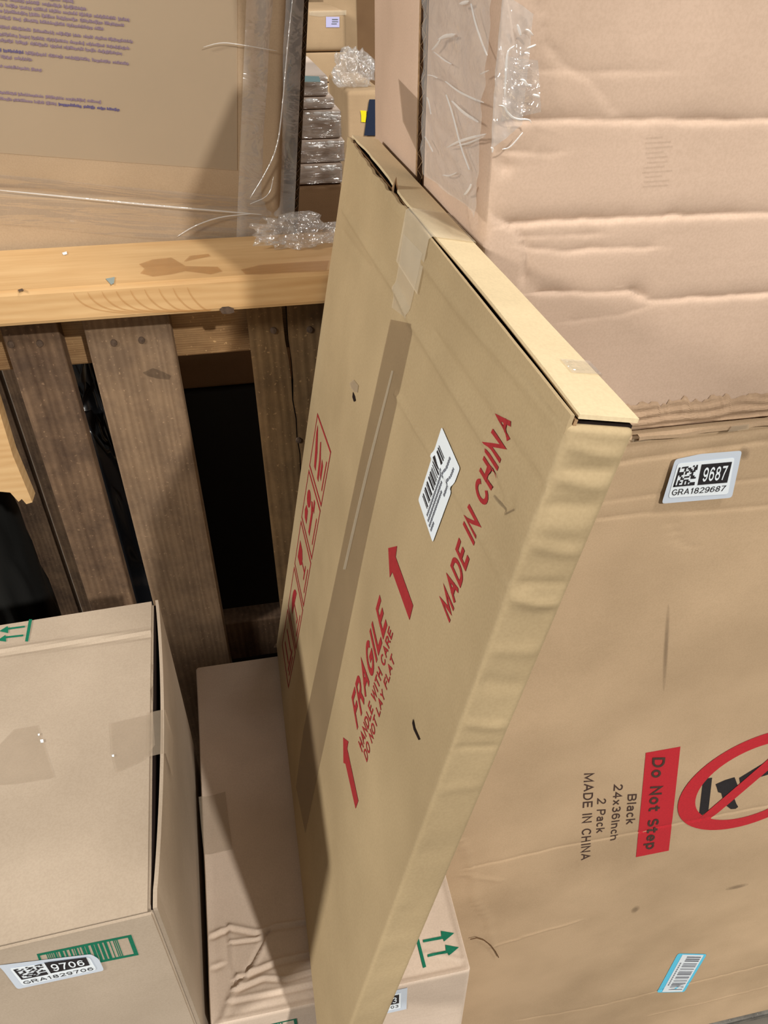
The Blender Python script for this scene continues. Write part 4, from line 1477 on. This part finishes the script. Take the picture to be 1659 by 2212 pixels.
ul.rects('printed_lines', 'front', idq, dark_r, 'ink_purple_dark', off=.0009, parent=pp, sub=1)['kind'] = 'stuff'
# fluted board edge standing beside its right side with a dark gap between
bx = ul_w / 2
mesh_obj('side_flap', *box_geo(bx + .012, bx + .0165, -ul_d / 2 + .012, ul_d / 2, .05, ul_h, .0004), 'board_dark', ul.root)
corrugated_edge('fluted_edge', (bx + .012, -ul_d / 2 + .0075, .05), (bx + .012, -ul_d / 2 + .0075, ul_h), (1, 0, 0), .0046, (0, .004, 0), 120, ul.root, 'board_inner')


def film_sheet(name, pts3, n, mat, parent, amp, seed, normal, freq=40, inv=None):
    """wrinkled sheet spanned by four corners"""
    P = [np.array(p, float) for p in pts3]
    nn = np.array(normal, float); nn /= np.linalg.norm(nn)
    ss, tt = np.linspace(0, 1, n[0]), np.linspace(0, 1, n[1])
    V = []
    for s in ss:
        for t in tt:
            p = P[0] * (1 - s) * (1 - t) + P[1] * s * (1 - t) + P[2] * s * t + P[3] * (1 - s) * t
            w = float(vnoise(np.array([s]), np.array([t * .4 + s * .5]), freq * .35, seed)[0]) + .5 * float(vnoise(np.array([s * .7 + t]), np.array([t]), freq * .8, seed + 1)[0])
            V.append(p + nn * amp * max(w + .6, .1))
    return mesh_obj(name, V, grid_faces(*n), mat, parent, smooth=True)


# stretch film: over the right edge of the tipped carton
fb = -ul_d / 2
film_sheet('stretch_film', [(bx - .05, fb - .001, .03), (bx + .012, fb + .006, .03), (bx + .012, fb + .006, ul_h - .01), (bx - .028, fb - .001, ul_h - .01)], (14, 60), 'film_clear', ul.root, .0026, 5, (0, -1, 0), 14)
film_sheet('stretch_film', [(bx - .40, fb - .001, .055), (bx - .01, fb - .001, .040), (bx - .02, fb - .001, .092), (bx - .40, fb - .001, .100)], (60, 14), 'film_streak', ul.root, .002, 9, (0, -1, 0), 16)

# film over the corner of the upper big carton
fs = XS
flm = thing('stretch_film_sheet', (XS, YF, SEAM), 'clear wrinkled stretch film over the left edge of the pinkish carton', 'plastic film')
FO = np.array([XS, YF, SEAM])


def on_left(u, v, off=.0022):
    d = ray(u, v)
    return CAM + d * ((XS - off) / d[0]) - FO


def on_front(u, v, off=.0022):
    return at_y(u, v, YF - off) - FO


film_sheet('film_side', [on_left(916, 370), on_left(1042, 470), on_left(1078, -30), on_left(916, -30)], (46, 70), 'film_clear', flm, .004, 31, (-1, 0, 0), 16)
film_sheet('film_front', [on_front(1056, 320), on_front(1125, 268), on_front(1150, 30), on_front(1082, -20)], (24, 50), 'film_clear', flm, .0035, 37, (0, -1, 0), 14)
film_sheet('film_front', [on_front(1080, 262), on_front(1165, 240), on_front(1160, 130), on_front(1088, 120)], (22, 26), 'film_crumpled', flm, .003, 39, (0, -1, 0), 10)
def ribbon(name, pts, width, normal, mat, parent, lift=.0008):
    """narrow raised strip along a smoothed path, tapering to both ends"""
    P = [np.array(q, float) for q in pts]
    for _ in range(2):
        Q = [P[0]]
        for a, b in zip(P[:-1], P[1:]):
            Q += [a * .75 + b * .25, a * .25 + b * .75]
        P = Q + [P[-1]]
    n = np.array(normal, float); n /= np.linalg.norm(n)
    V, f, N_ = [], [], len(P)
    for i, q in enumerate(P):
        t = P[min(i + 1, N_ - 1)] - P[max(i - 1, 0)]
        t /= max(np.linalg.norm(t), 1e-9)
        w = np.cross(n, t) * width / 2 * max(.12, math.sin(math.pi * i / (N_ - 1)) ** .6)
        V += [q + w, q + n * lift, q - w]
    for i in range(N_ - 1):
        a = 3 * i
        f += [(a, a + 3, a + 4, a + 1), (a + 1, a + 4, a + 5, a + 2)]
    return mesh_obj(name, V, f, mat, parent, smooth=True)


zF = zo(880, 0, 5.184)
for w, pts in [(.0022, [(450, 1650), (560, 1590), (700, 1545), (890, 1500)]), (.0014, [(560, 1630), (700, 1600), (880, 1520)]), (.0026, [(500, 1130), (620, 1260), (800, 1370)]),
               (.0018, [(430, 910), (560, 1020), (740, 1110), (860, 1150)]), (.0030, [(350, 440), (430, 400), (540, 390)]), (.0026, [(280, 560), (340, 490), (380, 430)]),
               (.0014, [(720, 40), (760, 240), (840, 480), (900, 620)]), (.0026, [(590, 40), (640, 30), (690, 20)]), (.0012, [(300, 580), (420, 680), (500, 720)]),
               (.0012, [(230, 840), (290, 850), (340, 875)]), (.0010, [(225, 1090), (250, 1160), (270, 1280)]), (.0012, [(820, 830), (860, 810), (915, 790)]),
               (.0016, [(400, 1960), (470, 1975), (560, 1930)]), (.0016, [(200, 1530), (240, 1600), (290, 1700)]), (.0010, [(440, 1060), (520, 1300), (600, 1640), (700, 1900)]),
               (.0030, [(1080, 2230), (1100, 2190), (1120, 2150)][:0] or [(640, 2180), (690, 2120), (720, 2060)])]:
    ribbon('film_glint_fold', [on_left(*q, off=.0050) for q in zF(pts)], w * .65, (-1, 0, 0), 'film_glint_fold', flm)  # whitish ribbons paint highlights along the folds
for w, pts in [(.0016, [(1020, 1180), (1090, 1190), (1110, 1250), (1200, 1340), (1370, 1335), (1385, 1380)]), (.0018, [(1230, 270), (1250, 330), (1270, 400)]),
               (.0016, [(1090, 1080), (1100, 880), (1110, 660), (1130, 560), (1200, 510)]), (.0012, [(1290, 1480), (1240, 1550), (1140, 1660), (1060, 1670)]),
               (.0020, [(1260, 890), (1310, 900), (1340, 960), (1390, 950)]), (.0020, [(1400, 1060), (1460, 1075), (1480, 1090)]), (.0014, [(1320, 330), (1360, 340), (1410, 400)]),
               (.0016, [(930, 1650), (960, 1665), (950, 1710)]), (.0016, [(1340, 540), (1400, 520), (1440, 500)])]:
    ribbon('film_glint_fold', [on_front(*q, off=.0055) for q in zF(pts)], w * .7, (0, -1, 0), 'film_glint_fold', flm)
zU = zo(0, 0, 2.37)
for w, pts in [(.0020, [(-20, 968), (400, 1010), (800, 1050), (1100, 1075), (1340, 1095)]), (.0016, [(910, 1205), (1000, 1150), (1130, 1105), (1300, 1090)]),
               (.0016, [(1500, -40), (1470, 250), (1445, 560), (1420, 760), (1350, 900), (1280, 1010)]), (.0010, [(1040, 240), (1130, 215), (1220, 225), (1420, 260)]),
               (.0010, [(1400, 900), (1380, 1000), (1280, 1040)])]:
    ab = np.array(ul.hits('front', zU(pts)))
    P = np.c_[ab[:, 0], np.full(len(ab), -ul_d / 2 - .0030), ab[:, 1]]
    ribbon('film_glint_fold', P, w, (0, -1, 0), 'film_glint_fold', ul.root)  # highlights of flap line and edge painted as whitish ribbons

# crumpled lump of film on the beam
rng = np.random.RandomState(5)
lp = at_z(655, 535, BT)
lump = []
bm = bmesh.new()
bmesh.ops.create_icosphere(bm, subdivisions=4, radius=1.0)
for v in bm.verts:
    d = np.array(v.co)
    A, B_, C_ = d
    w = .55 + .5 * abs(float(vnoise(np.array([A + .3 * C_]), np.array([B_]), 3.2, 11)[0])) * 2 + .16 * abs(float(vnoise(np.array([B_ + C_]), np.array([A]), 7.0, 12)[0])) * 2
    v.co = (d[0] * w * .056, d[1] * w * .034, max(-.004, d[2] * w * .018 + .008))
bm.verts.index_update()
V = [tuple(v.co) for v in bm.verts]; f = [tuple(w.index for w in p.verts) for p in bm.faces]
bm.free()
lo_ = mesh_obj('film_lump', V, f, 'film_crumpled', smooth=False)
lo_.location = (lp[0] - .001, lp[1] + .010, BT + .0045)
tag(lo_, 'crumpled clump of clear film lying on the pine beam', 'plastic film')

# ------------------------------------------------------------------ things seen in the gap behind
def far_box(name, label, px, Y, depth, mat, group=None, zdown=None, r=.004):
    """upright carton whose front face spans the given pixels at distance Y"""
    (u0, v0), (u1, v1) = px
    a, b = at_y(u0, v0, Y), at_y(u1, v1, Y)
    zb = b[2] if zdown is None else zdown
    c = Carton(name, label, ((a[0] + b[0]) / 2, Y + depth / 2, zb), (abs(b[0] - a[0]), depth, a[2] - zb), mat, r=r, group=group)
    c.build()
    return c


# wrapped pile: layers step out to the right going down
YW = 1.21
zlev = [(160, 704), (208, 712), (236, 726), (300, 741), (352, 748), (398, 744)]
cs = []
names = ['topmost pale layer of the film-wrapped pile behind the crate, with a pale blue label', 'second layer of the film-wrapped pile behind the crate',
         'third layer of the film-wrapped pile behind the crate', 'fourth layer of the film-wrapped pile behind the crate', 'lowest visible layer of the film-wrapped pile behind the crate']
cardboard('board_wrapped', srgb(214, 198, 186), bump=.2)
zprev = None
for k in range(5):
    (v0, _), (v1, ur_) = zlev[k], zlev[k + 1]
    ztop, zbot = at_y(690, v0, YW)[2], at_y(690, v1, YW)[2]
    xr = at_y(ur_ - 4, (v0 + v1) / 2, YW)[0]
    xl = at_y(560, 250, YW)[0]
    c = Carton('wrapped_carton', names[k], ((xl + xr) / 2, YW + .12, zbot), (xr - xl, .24, ztop - zbot - .0008), 'board_wrapped', r=.004, group='film-wrapped pile')
    c.build()
    cs.append(c)
    film_sheet('film_layer', [(-c.d[0] / 2, -.1215, .002), (c.d[0] / 2, -.1215, .002), (c.d[0] / 2, -.1215, c.d[2] - .002), (-c.d[0] / 2, -.1215, c.d[2] - .002)],
               (30, 12), 'film_far', c.root, .004, 50 + k, (0, -1, 0), 18)
zb_low = at_y(690, 398, YW)[2]
cs[0].poly('pale_label', 'front', [(640, 162), (688, 164), (692, 176), (640, 175)], 'paper_pale_blue', off=.005)
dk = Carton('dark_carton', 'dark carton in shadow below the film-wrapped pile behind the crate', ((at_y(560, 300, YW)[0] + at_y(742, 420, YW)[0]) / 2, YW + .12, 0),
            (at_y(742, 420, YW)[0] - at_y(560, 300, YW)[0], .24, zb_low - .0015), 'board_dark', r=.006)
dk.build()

YD = 2.3
fx0, fx1 = at_y(560, 60, YD)[0], at_y(748, 60, YD)[0]
z_top, z_1, z_2 = at_y(700, 22, YD)[2], at_y(700, 112, YD)[2], at_y(700, 178, YD)[2]
f3 = Carton('stacked_carton', 'far plain brown carton in the gap, low in its stack', ((fx0 + fx1) / 2, YD + .2, 0), (fx1 - fx0, .4, z_2 - .002), 'board_far', group='far carton stack')
f3.build()
f2 = Carton('stacked_carton', 'far plain brown carton in the gap, right below the one with a lilac label', ((fx0 + fx1) / 2, YD + .2, z_2), (fx1 - fx0, .4, z_1 - z_2 - .002), 'board_far', group='far carton stack')
f2.build()
f1 = Carton('stacked_carton', 'far brown carton with a small lilac label in the gap at the top', ((fx0 + fx1) / 2, YD + .2, z_1), (fx1 - fx0, .4, z_top - z_1), 'board_far', group='far carton stack', r=.012)
f1.build()
lb_ = f1.poly('lilac_label', 'front', [(704, 59), (733, 59), (733, 36), (704, 36)], 'paper_lilac', off=.0015)
lq = f1.quad_map('front', [(704, 59), (733, 59), (733, 36), (704, 36)])
f1.rects('label_print', 'front', lq, [(.45, .88, .7, .8), (.45, .9, .5, .58), (.4, .8, .3, .38)], 'ink_grey', off=.0025, parent=lb_)
f1.poly('glossy_tape', 'front', [(668, 24), (748, 22), (748, 32), (690, 36), (668, 33)], 'tape_pale', off=.0015)
YE = 2.75
gx0, gx1 = at_y(700, 60, YE)[0], at_y(772, 60, YE)[0]
g_ = Carton('tall_carton', 'tall far brown carton seen just right of the lilac-labelled carton', ((gx0 + gx1) / 2, YE + .2, 0), (gx1 - gx0, .4, 2.3), 'board_far', r=.006)
g_.build()
hx0, hx1 = at_y(774, 60, YE)[0], at_y(1000, 60, YE)[0]
h_ = Carton('tall_carton', 'dark reddish-brown far carton at the back of the gap', ((hx0 + hx1) / 2, YE + .35, 0), (hx1 - hx0, .4, 2.3), 'board_dark', r=.006)
h_.build()
wx0, wx1 = at_y(250, 60, YE + .6)[0], at_y(760, 60, YE + .6)[0]
# low carton with the yellow tag
YG = 1.75
q0, q1 = at_y(750, 200, YG), at_y(830, 200, YG)
yc = Carton('tagged_carton', 'brown carton with a bright yellow tag, far back in the gap', ((q0[0] + q1[0]) / 2, YG + .15, 0), (q1[0] - q0[0], .3, at_y(770, 196, YG)[2]), 'board_far', r=.01)
yc.build()
yc.poly('yellow_tag', 'front', [(778, 238), (791, 239), (791, 250), (789, 264), (780, 263), (780, 250)], 'paper_yellow', off=.002)
yc.poly('navy_strap', 'front', [(797, 214), (812, 214), (812, 292), (786, 292)], 'navy_cloth', off=.004)
ypt = at_y(778, 172, YG - .02)
bm = bmesh.new()
bmesh.ops.create_icosphere(bm, subdivisions=4, radius=1.0)
for v in bm.verts:
    d = np.array(v.co)
    w = .6 + .9 * abs(float(vnoise(np.array([d[0] + .4 * d[2]]), np.array([d[1]]), 3.5, 77)[0]))
    v.co = (d[0] * w * .055, d[1] * w * .05, max(-.028, d[2] * w * .05))
bm.verts.index_update()
V = [tuple(v.co) for v in bm.verts]; f = [tuple(w.index for w in p.verts) for p in bm.faces]
bm.free()
fl2 = mesh_obj('film_bundle', V, f, 'film_crumpled')
fl2.location = (ypt[0], YG + .06, at_y(770, 196, YG)[2] + .029)
tag(fl2, 'shiny bundle of clear film on the yellow-tagged carton', 'plastic film')

# ------------------------------------------------------------------ things inside the crate
ic1 = Carton('stored_carton', 'carton blackened to paint the shade deep inside the crate, seen right of the widest slat', (-.08, 1.06, 0), (.36, .18, at_y(460, 880, .92)[2]), 'dark_grey_wrap', r=.006)  # black colour stands in for the darkness inside the crate
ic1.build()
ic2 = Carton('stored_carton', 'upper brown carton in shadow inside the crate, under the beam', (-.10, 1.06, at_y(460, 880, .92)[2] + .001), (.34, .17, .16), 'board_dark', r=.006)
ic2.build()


def bundle(name, label, c, size, mat, seed, k=1.0, freq=3.0):
    bm = bmesh.new()
    bmesh.ops.create_icosphere(bm, subdivisions=5, radius=1.0)
    for v in bm.verts:
        d = np.array(v.co)
        e = np.sign(d) * np.abs(d) ** .6
        w = 1 + k * .22 * float(vnoise(np.array([d[0] + d[1]]), np.array([d[2]]), freq, seed)[0]) + k * .12 * float(vnoise(np.array([d[0] - d[1]]), np.array([d[2] * 1.5]), freq * 3, seed + 1)[0])
        v.co = tuple(e * w * np.array(size))
    zmin = min(v.co.z for v in bm.verts)
    for v in bm.verts:
        v.co.z -= zmin
    bm.verts.index_update()
    V = [tuple(v.co) for v in bm.verts]; f = [tuple(w.index for w in p.verts) for p in bm.faces]
    bm.free()
    o = mesh_obj(name, V, f, mat, smooth=True)
    o.location = c
    return tag(o, label, 'bundle')


bz = at_y(205, 1180, .80)[2]
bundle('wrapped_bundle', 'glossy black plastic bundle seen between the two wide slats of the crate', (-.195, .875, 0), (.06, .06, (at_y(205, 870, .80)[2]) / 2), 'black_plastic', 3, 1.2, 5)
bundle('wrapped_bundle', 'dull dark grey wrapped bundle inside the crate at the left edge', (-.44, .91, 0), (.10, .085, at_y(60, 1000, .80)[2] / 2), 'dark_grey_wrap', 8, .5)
# back of the crate
for k in range(6):
    cpart('back_slat', -.62 + k * .118, -.62 + k * .118 + .112, 1.17, 1.188, 0, BT - .05, 'slat_brown', .0015)

# arched grain lines on the near edge of the beam
zW = zo(0, 480, 2.212)
for k in range(9):
    x0 = 350 + 68 * k
    pts = zW([(x0, 338 - 3.6 * k), (x0 + 18, 368 - 2 * k), (x0 + 60, 400), (x0 + 130 - 4 * k, 424), (min(1010, x0 + 300), 440 - 3 * k)])
    ribbon('grain_line', [at_y(u, v, BY - .0004) - CO for u, v in pts], .0016, (0, -1, 0), 'grain_brown', beam, lift=.0001)
# gathered film round the wrapped pile, whitened to paint its highlights
rngp = random.Random(31)
for k, (v, n_) in enumerate(((238, 5), (247, 5), (255, 4), (303, 4), (312, 3), (354, 5), (362, 5), (208, 2))):
    c = cs[min(4, [0, 0, 0, 0, 1, 2, 3, 4][0] + (1 if v < 230 else 2 if v < 299 else 3 if v < 351 else 4))]
    for _ in range(n_):
        u = rngp.uniform(655, 715); l_ = rngp.uniform(10, 34)
        P = []
        for t in (0, .3, .6, 1):
            a, b = c.hit('front', u + t * l_, v + rngp.uniform(-3, 3))
            P.append((min(a, c.d[0] / 2 - .002), -.126 - .003, min(max(b, .003), c.d[2] - .003)))
        ribbon('film_glint_fold', P, rngp.uniform(.003, .007), (0, -1, .6), 'film_glint_fold', c.root, lift=.002)
